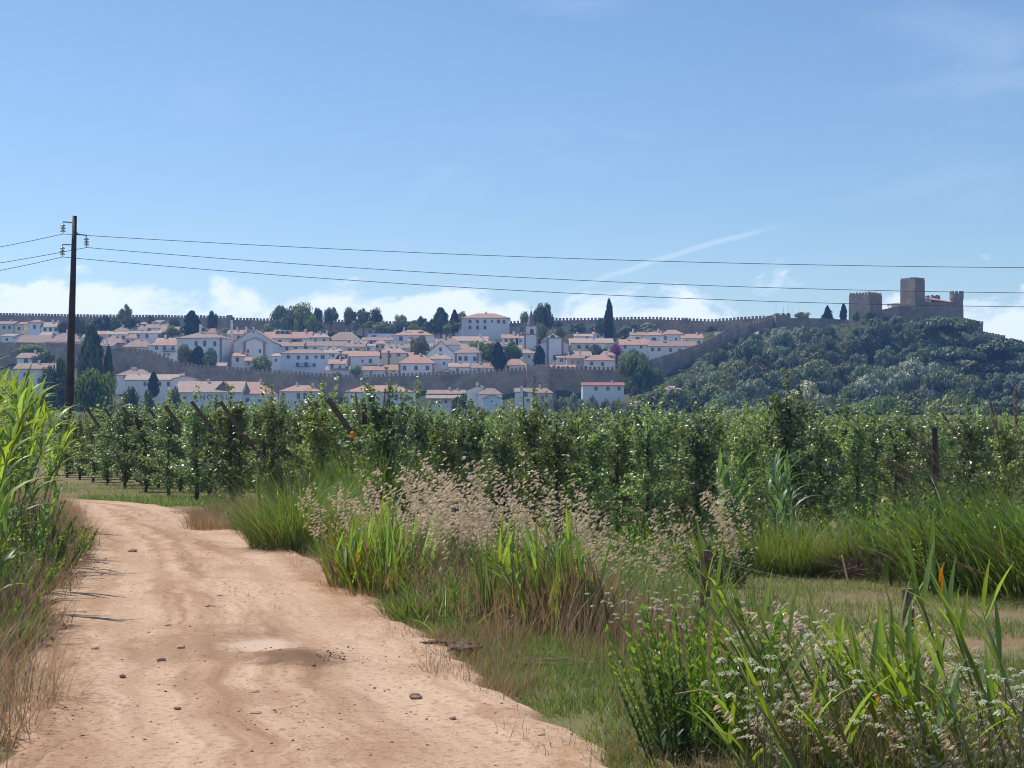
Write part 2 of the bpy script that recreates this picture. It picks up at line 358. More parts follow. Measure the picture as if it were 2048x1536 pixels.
H(459, 489, 729, 713, 706, 'g', 'salmon', 'white', [(475,719,6,8)], 'small white house with one window left of the gabled hall', depth=7, quoin=[461])
H(526, 621, 690, 677, 664, 'g', 'salmon', 'white', [(560,683),(580,683),(600,683)], 'long salmon roof with a dark roof terrace', depth=12, terrace=(546,577,661,671))
H(582, 652, 686, 676, 667, 'h', 'pale', 'white', [(597,680),(630,681)], 'white house with pale hip roof right of the roof terrace', depth=9, chim=[(619,664,3,6)])
H(546, 606, 708, 693, 684, 'g', 'brown', 'white', [(552,698),(574,697),(592,697)], 'left half of the brown roofed white terrace row', depth=9, chim=[(576,680,3,6)])
H(606, 692, 706, 692, 683, 'g', 'brown', 'white', [(612,697),(630,698),(660,698),(676,698)], 'right half of the brown roofed white terrace row', depth=9, chim=[(625,681,3,7)])
H(562, 657, 743, 707, 699, 'h', 'brown', 'bluew', [(577,714,7,8),(597,715,6,8),(614,715,6,8),(632,714,6,6),(645,714,8,8),(595,729,6,7),(612,729,7,9),(628,730,6,8)], 'pale bluish white house with two rows of windows above the lower wall', depth=9, rz=4, balcony=(592,622,733), chim=[(584,697,3,5)])
H(543, 564, 736, 712, 707, 's', 'pale', 'white', [(552,720,4,6)], 'narrow white annex left of the two-row bluish house', depth=8)
H(640, 678, 718, 706, 697, 'h', 'pale', 'white', [(650,711,5,5),(666,711,5,5)], 'pale roofed house behind the two-row bluish house', depth=8)
H(657, 690, 748, 728, 719, 'g', 'salmon', 'white', [(664,732),(680,734,5,5)], 'small salmon roofed house right of the two-row bluish house', depth=7)
H(652, 698, 752, 741, 733, 'g', 'pale', 'white', [(675,746,5,4)], 'lowest little house touching the lower wall by a yellow post', depth=5, Y=486)
H(652, 722, 689, 681, 664, 'h', 'brown', 'white', [(665,685,5,4),(680,685,5,4),(700,685,5,4)], 'broad pyramid roofed brown tiled house', depth=13, chim=[(676,669,4,6)])
H(692, 729, 708, 694, 686, 'g', 'brown', 'cream', [(700,701,8,7),(715,701,8,7)], 'brown roofed house with dark open loggia', depth=8)
H(725, 749, 706, 692, 688, 's', 'pale', 'white', [(737,698,5,6)], 'white lean-to house right of the dark loggia', depth=7)
H(724, 786, 692, 681, 675, 'g', 'brown', 'white', [(731,686,5,5),(750,685,5,7),(766,687,4,5),(772,687,4,5),(778,687,4,5)], 'white house with a bright blue panel and small window row', depth=8, bluepanel=(740,761,680,690))
H(735, 786, 676, 668, 667, 'n', 'pale', 'bluew', [(748,672,10,3)], 'flat white terrace house above the blue panel house', depth=8)
H(785, 868, 688, 671, 660, 'h', 'salmon', 'white', [(802,677,8,9),(822,677,5,6),(848,676,5,6)], 'long salmon hip roof with three small dormers', depth=12, dormer=[(795,664),(816,665),(841,663)])
H(698, 757, 745, 713, 703, 'g', 'salmon', 'white', [(725,722,4,5),(741,722,6,9)], 'white house with salmon roof beside the tall red chimney', depth=9, chim=[(758,702,4,12),(775,703,4,26)], quoin=[699])
H(757, 812, 728, 706, 693, 'h', 'pale', 'cream', [(780,712,5,7),(797,710,7,6)], 'pale roofed cream house behind the tall red chimney', depth=9)
H(770, 818, 708, 697, 688, 'g', 'brown', 'white', [(782,701,5,5),(806,701,5,5)], 'brown roofed house left of the round leafy tree', depth=8)
H(726, 798, 751, 741, 730, 'g', 'salmon', 'white', [(742,745,4,4),(772,745,4,4)], 'low white house with plain salmon roof against the lower wall', depth=7, Y=486)
H(797, 870, 752, 727, 710, 'h', 'salmon', 'white', [(809,736,7,9),(832,736,7,9),(855,736,7,9)], 'white pyramid roofed house with three windows and brown corners', depth=11, Y=486, quoin=[799,867])
H(855, 909, 727, 707, 682, 'f', 'brown', 'white', [(881,700,5,10)], 'white gable house with a single attic window', depth=12)
H(858, 902, 742, 718, 708, 'h', 'pale', 'white', [(888,727,4,6)], 'white house with rounded pale roof below the attic window gable', depth=8)
H(908, 959, 733, 706, 694, 'h', 'brown', 'white', [(920,717,7,9),(932,717,7,9),(950,718,7,9)], 'white hip roofed house with three tall windows and side face', depth=11, rz=-10, quoin=[911,956])
H(898, 937, 746, 734, 726, 'g', 'pale', 'white', [(915,740,5,6)], 'low pale roofed house in front of the three tall windows house', depth=7, Y=489)
H(880, 908, 748, 744, 738, 'f', 'pale', 'cream', [(888,746,4,3),(896,746,4,3)], 'tiny yellowish gable behind the lower wall', depth=5, Y=485)
H(944, 988, 747, 736, 727, 'g', 'brown', 'white', [(958,741,6,7)], 'low brown roofed house left of the dark mid-town conifer', depth=7, Y=487)
H(866, 926, 702, 690, 676, 'h', 'brown', 'white', [(880,696,5,5)], 'brown hip roof behind the attic window gable', depth=10)
H(905, 975, 692, 682, 673, 'g', 'pale', 'white', [(920,687,7,8),(950,687,5,5)], 'white house with arched doorway above the pale plane trees', depth=9)
H(923, 1019, 668, 636, 627, 'h', 'salmon', 'white', [(940,643),(955,643),(970,643),(984,643,3,5),(997,643),(1008,644),(940,655),(955,655),(970,655)], 'large white two-storey mansion at the top of the town', depth=13, Y=585)
H(1004, 1036, 690, 677, 669, 'g', 'salmon', 'white', [(1012,681),(1023,681)], 'small white house with two windows left of the church tower', depth=8)
H(1032, 1049, 690, 676, 673, 's', 'pale', 'white', [(1041,682,4,5)], 'white lean-to touching the church tower', depth=6)
H(1046, 1071, 724, 707, 699, 'g', 'pale', 'white', [(1058,713,5,5)], 'small house at the foot of the church tower', depth=6, Y=512)
H(1009, 1052, 746, 731, 718, 'h', 'salmon', 'white', [(1016,736,6,7),(1040,738,5,5)], 'salmon roofed house just left of the wall tower', depth=8, Y=489)
H(1140, 1226, 708, 686, 677, 'g', 'pale', 'cream', [(1158,694,7,8),(1174,694,7,8),(1195,694,6,8)], 'long cream house with pale roof right of the church', depth=10)
H(1150, 1186, 683, 673, 668, 's', 'pale', 'white', [(1174,676,5,5)], 'white lean-to house above the long cream house', depth=7)
H(1186, 1208, 680, 668, 664, 'g', 'pale', 'white', [(1196,673,4,5)], 'little white house left of the tall cypress base', depth=6)
H(1142, 1182, 723, 712, 703, 'g', 'pale', 'cream', [(1152,717,5,5),(1172,717,5,5)], 'pale roofed house below the long cream house', depth=7)
H(1134, 1168, 741, 717, 711, 'g', 'brown', 'greyw', [(1145,724,5,5),(1157,724,5,5)], 'grey house with brown roof right of the church pilasters', depth=7)
H(1168, 1230, 742, 721, 710, 'h', 'salmon', 'white', [(1183,727,6,7),(1205,728,6,7)], 'white house with bright salmon roof left of the plane tree', depth=9)
H(1098, 1150, 743, 735, 730, 'g', 'salmon', 'white', [(1124,739,5,3)], 'low salmon roof strip behind the wall right of the wall tower', depth=6, Y=487)
H(1240, 1300, 716, 690, 679, 'g', 'salmon', 'white', [(1250,694,5,6),(1282,694,5,6)], 'white house with pink salmon roof beside the bougainvillea', depth=9, Y=532)
H(1298, 1392, 718, 693, 683, 'g', 'brown', 'white', [(1305,699,6,7),(1318,699,6,7),(1341,700,6,8),(1359,702,6,9)], 'long white house with four windows under the climbing wall', depth=9, Y=530, chim=[(1328,675,4,18)])
H(1262, 1292, 686, 671, 664, 'g', 'brown', 'white', [(1275,677,8,5)], 'brown roofed house at the left of the upper right cluster', depth=8)
H(1288, 1328, 690, 671, 664, 'h', 'salmon', 'white', [(1308,678,10,5)], 'salmon hip roofed house with dark veranda in the upper right cluster', depth=8)
H(1324, 1368, 689, 669, 660, 'h', 'salmon', 'white', [(1331,676,4,7),(1352,678,4,4)], 'topmost white house of the upper right cluster', depth=9, chim=[(1324,662,3,8)])
H(1364, 1406, 692, 677, 668, 'g', 'salmon', 'white', [(1375,684,5,6),(1398,684,5,6)], 'white house at the right end of the upper right cluster', depth=9)
_rf = random.Random(12)
for (fx, fb) in ((178,690),(205,704),(262,690),(330,694),(338,672),(455,700),(470,684),(548,684),(640,690),(668,712),(700,722),(716,698),(760,700),(812,724),(828,694),(850,706),(890,698),(938,712),(968,702),(1000,704),(1030,712),(1150,720),(1200,712),(1215,724),(1258,696),(1282,706),(1132,730),(590,690),(505,735),(436,742)):
    fw = _rf.uniform(11, 19); eh = _rf.uniform(9, 15); H(fx-fw, fx+fw, fb, fb-eh, fb-eh-_rf.uniform(6, 9), _rf.choice(['g', 'g', 'h', 's']), _rf.choice(['salmon', 'brown', 'pale', 'salmon']), _rf.choice(['white', 'white', 'white', 'cream', 'greyw']), [(fx-fw*.5, fb-eh+5, 5, 6), (fx+fw*.45, fb-eh+5, 5, 6)], 'small house wedged between taller roofs in the crowded town', depth=7, group='small crowded houses in the town')
# outside, below the lower wall
H(34, 88, 736, 716, 706, 'g', 'brown', 'white', [(52,722,8,8),(68,722,7,9),(80,722,6,8)], 'white house with wide windows behind the left reeds', Y=430, depth=9)
H(28, 108, 778, 738, 727, 'g', 'brown', 'white', [(50,750,6,8),(80,764,10,14)], 'long brown roofed white house lowest behind the left reeds', Y=405, depth=9)
H(232, 300, 775, 751, 739, 'h', 'brown', 'white', [(250,757),(275,758)], 'pair roofed brown house at the foot of the wall left', Y=452, depth=10)
H(250, 353, 792, 760, 749, 'g', 'pale', 'white', [(320,768,5,9),(337,768,5,9),(290,768,5,9)], 'long white house with pale tiled roof at the foot of the wall', Y=440, depth=9)
H(345, 388, 795, 758, 752, 'f', 'salmon', 'white', [(366,766,4,5)], 'white gable end joined to the long pale roofed house', Y=438, depth=10)
H(350, 482, 830, 785, 763, 'g', 'pale', 'white', [(370,796,6,8),(392,796,6,8)], 'white hotel with HOTEL lettering below the wall', Y=424, depth=13, gabledormer=(428,462,763,777), hotel=(410,448,789,799))
H(455, 540, 832, 788, 764, 'h', 'salmon', 'white', [(495,800,6,8),(520,800,6,8)], 'big salmon hip roof joined to the right of the hotel', Y=428, depth=15)
H(558, 640, 832, 783, 771, 'h', 'salmon', 'white', [(567,791,6,12),(597,792,6,12),(610,792,6,12)], 'white house with three tall windows below the wall', Y=430, depth=10, quoin=[622])
H(690, 826, 832, 784, 771, 'h', 'salmon', 'white', [(705,794,6,9),(778,793,7,10),(793,793,7,10),(812,794,6,9)], 'wide white house with salmon roof and three chimneys below the wall', Y=432, depth=11, chim=[(732,773,4,9),(786,773,4,11),(802,775,4,9)])
H(855, 929, 828, 788, 780, 'g', 'brown', 'white', [(865,803,5,7),(880,803,5,5),(892,803,5,7)], 'white house with double brown and pale roof below the wall', Y=436, depth=8, porch=(852,930,788,797))
H(932, 976, 812, 782, 772, 'f', 'brown', 'white', [(963,779,4,5)], 'white gable house with a small attic window below the wall', Y=446, depth=9)
H(955, 1004, 820, 789, 777, 'h', 'brown', 'white', [(985,795,5,6)], 'brown hip roofed house in front of the small attic gable', Y=440, depth=9)
H(967, 1002, 832, 797, 789, 'f', 'pale', 'bluew', [(984,803,3,3)], 'plain bluish white gable wall low behind the orchard', Y=428, depth=8)
H(1030, 1064, 832, 784, 776, 'g', 'brown', 'white', [(1052,789,6,9),(1056,801,6,6)], 'white house with a bright blue chimney strip below the wall tower', Y=434, depth=8, bluestrip=(1040,1046,772,812))
H(1062, 1106, 815, 786, 776, 'h', 'brown', 'cream', [(1085,795,5,6)], 'brown hip roof right of the blue strip house', Y=442, depth=9)
H(1165, 1248, 800, 771, 765, 'g', 'red', 'white', [(1192,777,6,8),(1216,777,6,8),(1238,777,6,8)], 'white house with dark red roof right of the wall tower', Y=455, depth=7)
H(1262, 1312, 850, 811, 802, 'g', 'brown', 'white', [(1275,820,5,7),(1296,820,5,7)], 'white house peeping over the orchard below the plane tree', Y=410, depth=8)
H(1330, 1394, 800, 780, 772, 's', 'pale', 'bluew', [(1345,786,5,5),(1375,786,5,5)], 'low pale shed among trees at the foot of the castle hill', Y=455, depth=8)
H(1412, 1446, 800, 781, 775, 'g', 'salmon', 'cream', [(1428,787,5,5)], 'small salmon roofed hut among trees under the castle hill', Y=452, depth=7)
# ------------------------------------------------------------------ walls: (px x, top y, Y)
UP = [(-60,628,632),(0,630,630),(150,633,625),(300,634,620),(460,636,612),(470,640,612),(700,644,604),(790,647,600),(920,648,598),(1050,646,596),(1110,641,592),(1300,638,582),(1425,643,575),(1480,639,571),(1547,635,566)]
LO = [(-60,690,503),(60,690,500),(190,694,492),(222,703,484),(262,702,482),(300,706,481),(350,727,480),(400,735,480),(500,742,480),(640,752,480),(700,756,480),(800,752,480),(900,749,480),(1000,743,480),(1056,740,480)]
LO2 = [(1094,738,480),(1160,739,481),(1240,741,484)]
LO3 = [(1240,741,484),(1300,727,492),(1350,712,507),(1400,695,522),(1430,681,533),(1460,662,545),(1500,650,556),(1547,636,566)]
CU = [(1547,636,566),(1600,636,563),(1650,637,560),(1700,640,556),(1730,632,553),(1765,619,550),(1800,612,548)]
RW = [(1926,640,560),(1966,648,563)]
RW2 = [(1966,667,563),(2011,676,567)]
RW3 = [(2011,680,567),(2080,695,574),(2150,712,580)]
for x, y, Y in UP: cp(x, y+20, Y-1); cp(x, y+26, Y-10); CTRL.append((xpx(x, Y), Y+60, zpx(y+45, Y)))
for x, y, Y in LO+LO2: cp(x, y+60, Y-2); cp(x, y+68, Y-9); cp(x, y+76, Y-18); cp(x, y+18, Y+4)
for x, y, Y in LO3: cp(x, y+34, Y-2)
for x, y, Y in CU: cp(x, y+26, Y-3); CTRL.append((xpx(x, Y), Y+50, zpx(y+40, Y)))
for x, y, Y in RW+RW2+RW3: cp(x, y+24, Y-1); cp(x, y+36, Y-8); CTRL.append((xpx(x, Y), Y+60, zpx(y+60, Y)))
for x, y, Y in ((1700,645,552),(1740,645,548),(1800,648,545),(1860,648,545),(1925,648,552)): cp(x, y, Y)
# wooded castle hillside and foot of the hill
HILL = [(1330,760,492),(1420,720,512),(1500,690,532),(1600,668,545),(1420,790,465),(1550,740,500),(1550,800,460),(1700,690,530),(1700,740,502),(1700,800,465),(1850,690,530),(1850,740,502),(1850,800,465),
        (2000,720,525),(2000,760,498),(2000,820,458),(2150,760,520),(2150,820,465),(2300,800,520),(2400,880,470)]
for a in HILL: cp(*a)
for x in range(-200, 2400, 160): cp(x, 866, 395); cp(x, 888, 345)
for x in range(-200, 1400, 100): cp(x, 832, 440)
for X in range(-700, 701, 140): CTRL.append((X, 300, -1.0)); CTRL.append((X, 1000, 2.0))
for Y in range(300, 1000, 80): CTRL.append((-560, Y, 14.0 if 450 < Y < 800 else 0)); CTRL.append((560, Y, 4.0)); CTRL.append((780, Y, 0.)); CTRL.append((-800, Y, 0.))
CA = np.array(CTRL)
def hill(X, Y):
    X = np.atleast_1d(np.asarray(X, float)); Y = np.atleast_1d(np.asarray(Y, float)); out = np.zeros(X.shape)
    for i in range(0, X.size, 4000):
        d2 = (X[i:i+4000, None]-CA[None, :, 0])**2+(Y[i:i+4000, None]-CA[None, :, 1])**2+9.0
        wt = 1/d2**1.7; out[i:i+4000] = (wt*CA[None, :, 2]).sum(1)/wt.sum(1)
    return out
def ground_z(X, Y):
    X = np.atleast_1d(np.asarray(X, float)); Y = np.atleast_1d(np.asarray(Y, float)); z = near(X, np.clip(Y, .5, 200))
    far = Y > 110
    if far.any():
        h = hill(X[far], Y[far]); k = sm(Y[far], 110, 330); k2 = (1-sm(Y[far], 900, 1300))*(1-sm(np.abs(X[far]), 700, 1000))
        z[far] = (z[far])*(1-k)+(h*k2)*k
    return z
def gz(X, Y): return float(ground_z([X], [Y])[0])
# ------------------------------------------------------------------ ground sheet
def seq(*a):
    out = []
    for s, e, d in a: out += list(np.arange(s, e, d))
    return np.array(out+[a[-1][1]])
gx = seq((-1500,-600,90),(-600,-260,20),(-260,-40,5),(-40,-14,1.0),(-14,-7,.3),(-7,6,.15),(6,14,.3),(14,40,1.0),(40,260,5),(260,600,20),(600,1500,90))
gy = seq((-150,0,30),(0,3,1.),(3,22,.2),(22,46,.35),(46,110,2.),(110,400,10),(400,640,4),(640,1000,20),(1000,2200,100))
XX, YY = np.meshgrid(gx, gy); nx, ny = len(gx), len(gy)
ZZ = ground_z(XX.ravel(), YY.ravel())
ids = np.arange(nx*ny).reshape(ny, nx)
GF = np.stack([ids[:-1,:-1], ids[:-1,1:], ids[1:,1:], ids[1:,:-1]], -1).reshape(-1, 4)
m, t, p, o = nodes('ground_soil_and_turf'); v = worldvec(t)
n1 = tnoise(t, v, .9, 6, .65); n2 = tnoise(t, v, 7, 5); n3 = tnoise(t, v, .035, 4)
col = ramp(t, n1, [(.30, (.20, .13, .075)), (.46, (.22, .165, .09)), (.56, (.155, .145, .065)), (.68, (.12, .135, .05))])
col = mixc(t, maprange(t, n2, .40, .7, 0, .45), col, (.26, .18, .11))
sp = t.nodes.new('ShaderNodeSeparateXYZ'); t.links.new(v, sp.inputs[0])
farc = ramp(t, tnoise(t, v, .12, 6, .7), [(.35, (.055, .068, .028)), (.55, (.085, .09, .042)), (.72, (.15, .125, .08))])
col = mixc(t, maprange(t, sp.outputs[1], 90, 140), col, farc)
t.links.new(col, p.inputs['Base Color']); p.inputs['Roughness'].default_value = .95; p.inputs['Specular IOR Level'].default_value = .08; bump(t, n2, .8, .03, p)
g = link('ground', mesh('ground', np.stack([XX.ravel(), YY.ravel(), ZZ], 1), GF, True, m)); tag(g, kind='structure')
# ------------------------------------------------------------------ dirt road
def resample():
    P = PAIR; seg = np.hypot(np.diff((P[:,0]+P[:,2])/2), np.diff((P[:,1]+P[:,3])/2)); s = np.concatenate([[0], np.cumsum(seg)])
    q = np.concatenate([np.arange(0, 38, .06), np.arange(38, s[-1], .4)])
    out = np.stack([np.interp(q, s, P[:, k]) for k in range(4)], 1)
    ker = np.ones(25)/25                                # round the corners of the polyline
    for k in range(4):
        e = np.concatenate([np.full(12, out[0, k]), out[:, k], np.full(12, out[-1, k])]); out[:, k] = np.convolve(e, ker, 'valid')
    return q, out
q, E = resample(); NA = 56; u = np.linspace(0, 1, NA)
sn = lambda a, f, ph: np.sin(a*f+ph)
wob = .10*sn(q, 1.9, .3)+.07*sn(q, 4.3, 1.)+.05*sn(q, 9.1, 2.)
wob2 = .10*sn(q, 1.6, 2.3)+.07*sn(q, 5.1, .4)+.05*sn(q, 10.3, 1.)
LX, LY = E[:,0]-.10+wob*.6, E[:,1]; RX, RY = E[:,2]+.17+wob2*.6, E[:,3]
RXX = LX[:,None]*(1-u)+RX[:,None]*u; RYY = LY[:,None]*(1-u)+RY[:,None]*u
def vnoise(X, Y, f, seed):
    out = np.empty(X.shape); fl = out.ravel()
    for i, (a, b) in enumerate(zip(X.ravel(), Y.ravel())): fl[i] = mnoise.noise((a*f, b*f, seed))
    return fl.reshape(X.shape)
ruts = -.030*(np.exp(-((u-.27)/.085)**2)+np.exp(-((u-.74)/.085)**2))+.012*np.exp(-((u-.5)/.12)**2)
edge = -.10*(sm(u, .07, 0.)+sm(u, .93, 1.))
RZ = .012+(ruts*.55+edge)[None,:]+.008*vnoise(RXX, RYY, .35, 1.)+.0022*vnoise(RXX, RYY, 3.1, 2.)+.0030*vnoise(RXX, RYY, 9., 4.)
def blob(cx_, cy_, rx, ry): return np.exp(-(((RXX-cx_)/rx)**2+((RYY-cy_)/ry)**2))
RZ += -.035*blob(-1.97, 11.5, .38, .55)+.045*blob(-1.62, 10.75, .33, .45)*(1+.8*vnoise(RXX, RYY, 7, 9.))+.02*blob(-2.6, 12.2, .5, .5)
rid = np.arange(RXX.size).reshape(RXX.shape)
RF = np.stack([rid[:-1,:-1], rid[:-1,1:], rid[1:,1:], rid[1:,:-1]], -1).reshape(-1, 4)
m, t, p, o = nodes('dirt_road'); v = worldvec(t)
uvn = t.nodes.new('ShaderNodeUVMap'); uvn.uv_map = 'along_road'; mp = t.nodes.new('ShaderNodeMapping'); t.links.new(uvn.outputs[0], mp.inputs[0]); mp.inputs['Scale'].default_value = (2.2, .10, 1)
usep = t.nodes.new('ShaderNodeSeparateXYZ'); t.links.new(uvn.outputs[0], usep.inputs[0])
n1 = tnoise(t, mp.outputs[0], 1.5, 7, .65, .4); n2 = tnoise(t, v, 18, 6, .7); n3 = tnoise(t, v, .9, 5, .6); n4 = tnoise(t, v, 70, 3, .7)
col = ramp(t, n1, [(.35, (.30, .178, .105)), (.48, (.44, .285, .18)), (.62, (.55, .385, .265))])
trk = mth(t, 'MINIMUM', mth(t, 'ABSOLUTE', mth(t, 'SUBTRACT', usep.outputs[0], .95)), mth(t, 'ABSOLUTE', mth(t, 'SUBTRACT', usep.outputs[0], 2.5)))
col = mixc(t, maprange(t, n3, .48, .64, 0, .6), col, (.36, .215, .13))
col = mixc(t, maprange(t, trk, .42, .12, 0, .42), col, (.57, .40, .28))
col = mixc(t, maprange(t, n2, .50, .66, 0, .75), col, (.26, .15, .09))
n5 = tnoise(t, v, 48, 4, .75)
col = mixc(t, mth(t, 'MULTIPLY', maprange(t, n5, .56, .64, 0, .85), maprange(t, n3, .38, .6, .15, 1)), col, (.20, .11, .065))
col = mixc(t, maprange(t, n4, .60, .75, 0, .50), col, (.58, .42, .30))
def spot(cx_, cy_, rx, ry, c, col, k, ns):
    d = t.nodes.new('ShaderNodeMapping'); d.vector_type = 'TEXTURE'; t.links.new(v, d.inputs[0])
    d.inputs['Location'].default_value = (cx_, cy_, 0); d.inputs['Scale'].default_value = (rx, ry, 1e6)
    ln = t.nodes.new('ShaderNodeVectorMath'); ln.operation = 'LENGTH'; t.links.new(d.outputs[0], ln.inputs[0])
    dd = mth(t, 'ADD', ln.outputs['Value'], mth(t, 'MULTIPLY', mth(t, 'SUBTRACT', tnoise(t, v, ns, 6, .75), .5), 2.0))
    return mixc(t, maprange(t, dd, 1.3, .45, 0, k), col, c)
col = spot(-2.35, 11.4, .75, .95, (.27, .155, .09), col, .6, 6.)
col = spot(-1.55, 10.65, .36, .42, (.15, .085, .05), col, .75, 7.)
col = spot(-1.95, 11.55, .30, .42, (.60, .45, .34), col, .8, 6.)
t.links.new(col, p.inputs['Base Color']); p.inputs['Roughness'].default_value = .95; p.inputs['Specular IOR Level'].default_value = .2
p.inputs['Specular IOR Level'].default_value = .08
bump(t, mth(t, 'ADD', n2, mth(t, 'MULTIPLY', n4, .6)), .9, .009, p)
rme = mesh('dirt_road', np.stack([RXX.ravel(), RYY.ravel(), RZ.ravel()], 1), RF, True, m)
uvv = np.stack([np.broadcast_to(u*3.4, RXX.shape).ravel(), np.broadcast_to(q[:, None], RXX.shape).ravel()], 1); li = np.empty(len(rme.loops), int); rme.loops.foreach_get('vertex_index', li)
rme.uv_layers.new(name='along_road').data.foreach_set('uv', uvv[li].ravel())
g = link('dirt_road', rme); tag(g, kind='structure')
# ------------------------------------------------------------------ town walls
def wall(name, label, pts, mat, thick, down, step, mw, mh, group=None, pointed=False, merl=True, md=None):
    P = [px(x, y, Y) for x, y, Y in pts]; c0 = P[0]
    root = empty(name, (c0.x, c0.y, c0.z-down)); o = Vector(root.location)
    b = MB(); V = []; n = len(P)
    for i, q_ in enumerate(P):
        d = (P[min(i+1, n-1)]-P[max(i-1, 0)]); d.z = 0; d.normalize(); nrm = Vector((d.y, -d.x, 0))
        for s in (0, 1):
            for z in (q_.z, q_.z-down): V.append(Vector((q_.x, q_.y, z))-nrm*thick*s-o)
    Fc = [(0, 1, 3, 2), ((n-1)*4, (n-1)*4+2, (n-1)*4+3, (n-1)*4+1)]
    for i in range(n-1):
        a, c = i*4, (i+1)*4
        Fc += [(a, c, c+1, a+1), (a+2, a+3, c+3, c+2), (a, a+2, c+2, c), (a+1, c+1, c+3, a+3)]
    b.add(V, Fc).obj('masonry', mat, root)
    if merl:
        mm = MB(); hw = mw/2; md_ = md or thick*.5
        mm.box(-hw, hw, -.003, md_, -.25, mh)
        if pointed: mm.add([(-hw, -.003, mh), (hw, -.003, mh), (hw, md_, mh), (-hw, md_, mh), (0, md_/2, mh+.45)], [(0,1,4),(1,2,4),(2,3,4),(3,0,4)])
        mme = mm.mesh('merlon', mat); s = step*.5
        for i in range(n-1):
            A, B = P[i], P[i+1]; Lh = math.hypot(B.x-A.x, B.y-A.y)
            while s < Lh:
                q_ = A.lerp(B, s/Lh); mo = link('merlon', mme, root); mo.location = q_-o
                k = random.uniform(.9, 1.1); mo.scale = (k, 1, random.uniform(.88, 1.08)); mo.rotation_euler.z = math.atan2(B.y-A.y, B.x-A.x); s += step
            s -= Lh
    tag(root, label, 'wall', group)
    return root
wall('town_wall', 'long crenellated upper wall along the skyline behind the town', UP, MT['stone'], 1.6, 8, 1.45, .82, .95)
wall('town_wall', 'curving lower town wall left of the square wall tower', LO, MT['stone'], 1.8, 15, 1.35, .80, .95)
wall('town_wall', 'straight lower wall stretch right of the square wall tower', LO2, MT['stone'], 1.8, 15, 1.5, .95, 1.05)
wall('town_wall', 'wall climbing the castle hill from the big plane tree', LO3, MT['stone'], 1.6, 11, 1.75, 1.0, 1.15)
wall('castle_curtain_wall', 'plain rubble curtain wall between the flagpoles and the castle', CU, MT['castle'], 1.6, 12, 2, 1, 1, merl=False)
wall('town_wall', 'topmost short crenellated wall right of the castle', RW, MT['castle'], 1.4, 8, 1.35, .8, .9)
wall('town_wall', 'middle step of the wall falling away right of the castle', RW2, MT['castle'], 1.4, 8, 1.35, .8, .9)
wall('town_wall', 'lowest step of the wall leaving the right edge', RW3, MT['castle'], 1.4, 8, 1.35, .8, .9)
def tower(name, label, xc, ytop, ybase, wpx, Y, rot, mw, mh, step, mat, pointed=False, slit=(), round_=False, dpx=None):
    sc_ = Y/F; W = wpx*sc_; D = (dpx or wpx)*sc_; z1 = zpx(ytop, Y); z0 = zpx(ybase, Y)-5
    root = empty(name, (xpx(xc, Y), Y, z0), R(rot)); h = z1-z0; b = MB()
    if round_: b.lathe([(W/2*1.02, 0), (W/2*.97, h-2.2), (W/2*1.05, h-1.9), (W/2*1.05, h)], 20)
    else:
        b.add([(-W/2*1.03,-D/2*1.03,0),(W/2*1.03,-D/2*1.03,0),(W/2*1.03,D/2*1.03,0),(-W/2*1.03,D/2*1.03,0),(-W/2,-D/2,h),(W/2,-D/2,h),(W/2,D/2,h),(-W/2,D/2,h)],
              [(0,3,2,1),(4,5,6,7),(0,1,5,4),(1,2,6,5),(2,3,7,6),(3,0,4,7)])
    b.obj('masonry', mat, root)
    mm = MB().box(-mw/2, mw/2, -.003, .5, -.2, mh)
    if pointed: mm.add([(-mw/2,-.003,mh),(mw/2,-.003,mh),(mw/2,.5,mh),(-mw/2,.5,mh),(0,.25,mh+.6)], [(0,1,4),(1,2,4),(2,3,4),(3,0,4)])
    me = mm.mesh('merlon', mat)
    def put(x, y, a):
        mo = link('merlon', me, root); mo.location = (x, y, h); mo.rotation_euler.z = a; mo.scale = (random.uniform(.9, 1.08), 1, random.uniform(.85, 1.08))
    if round_:
        n = max(8, int(math.pi*W/step))
        for k in range(n):
            a = 2*math.pi*k/n; put(W/2*1.04*math.cos(a), W/2*1.04*math.sin(a), a+math.pi/2)
    else:
        for (ax, ay, bx, by) in ((-W/2,-D/2,W/2,-D/2),(W/2,-D/2,W/2,D/2),(W/2,D/2,-W/2,D/2),(-W/2,D/2,-W/2,-D/2)):
            L = math.hypot(bx-ax, by-ay); n = max(2, round(L/step))
            for k in range(n):
                f = (k+.5)/n; put(ax+(bx-ax)*f, ay+(by-ay)*f, math.atan2(by-ay, bx-ax))
    for (sx, sy, sw, sh) in slit:
        lx = (sx-xc)*sc_; lz = zpx(sy, Y)-z0; MB().box(lx-sw*sc_/2, lx+sw*sc_/2, -D/2*1.035-.02, -D/2+.1, lz-sh*sc_/2, lz+sh*sc_/2).obj('window', MT['glass'], root)
    tag(root, label, 'tower')
    return root
tower('wall_tower', 'square projecting tower in the middle of the lower wall', 1075, 735, 790, 45, 481, 3, .9, 1.0, 1.5, MT['towerstone'], slit=[(1079,770,4,6),(1068,760,3,14)], dpx=34)
tower('wall_turret', 'small raised turret on the left part of the skyline wall', 460, 634, 660, 9, 612, 0, .8, .8, 1.2, MT['stone'])
tower('wall_turret', 'low turret with flagpoles where the upper wall meets the castle curtain', 1563, 633, 668, 30, 567, 2, 1.1, 1.0, 1.9, MT['castle'])
tower('castle_tower', 'broad square castle tower with pointed merlons at the left', 1731, 592, 652, 47, 556, 46, .8, .75, 1.25, MT['castle'], pointed=True)
tower('castle_keep', 'tallest square keep of the castle', 1825, 560, 655, 34, 552, 41, .9, .6, 1.35, MT['castle'])
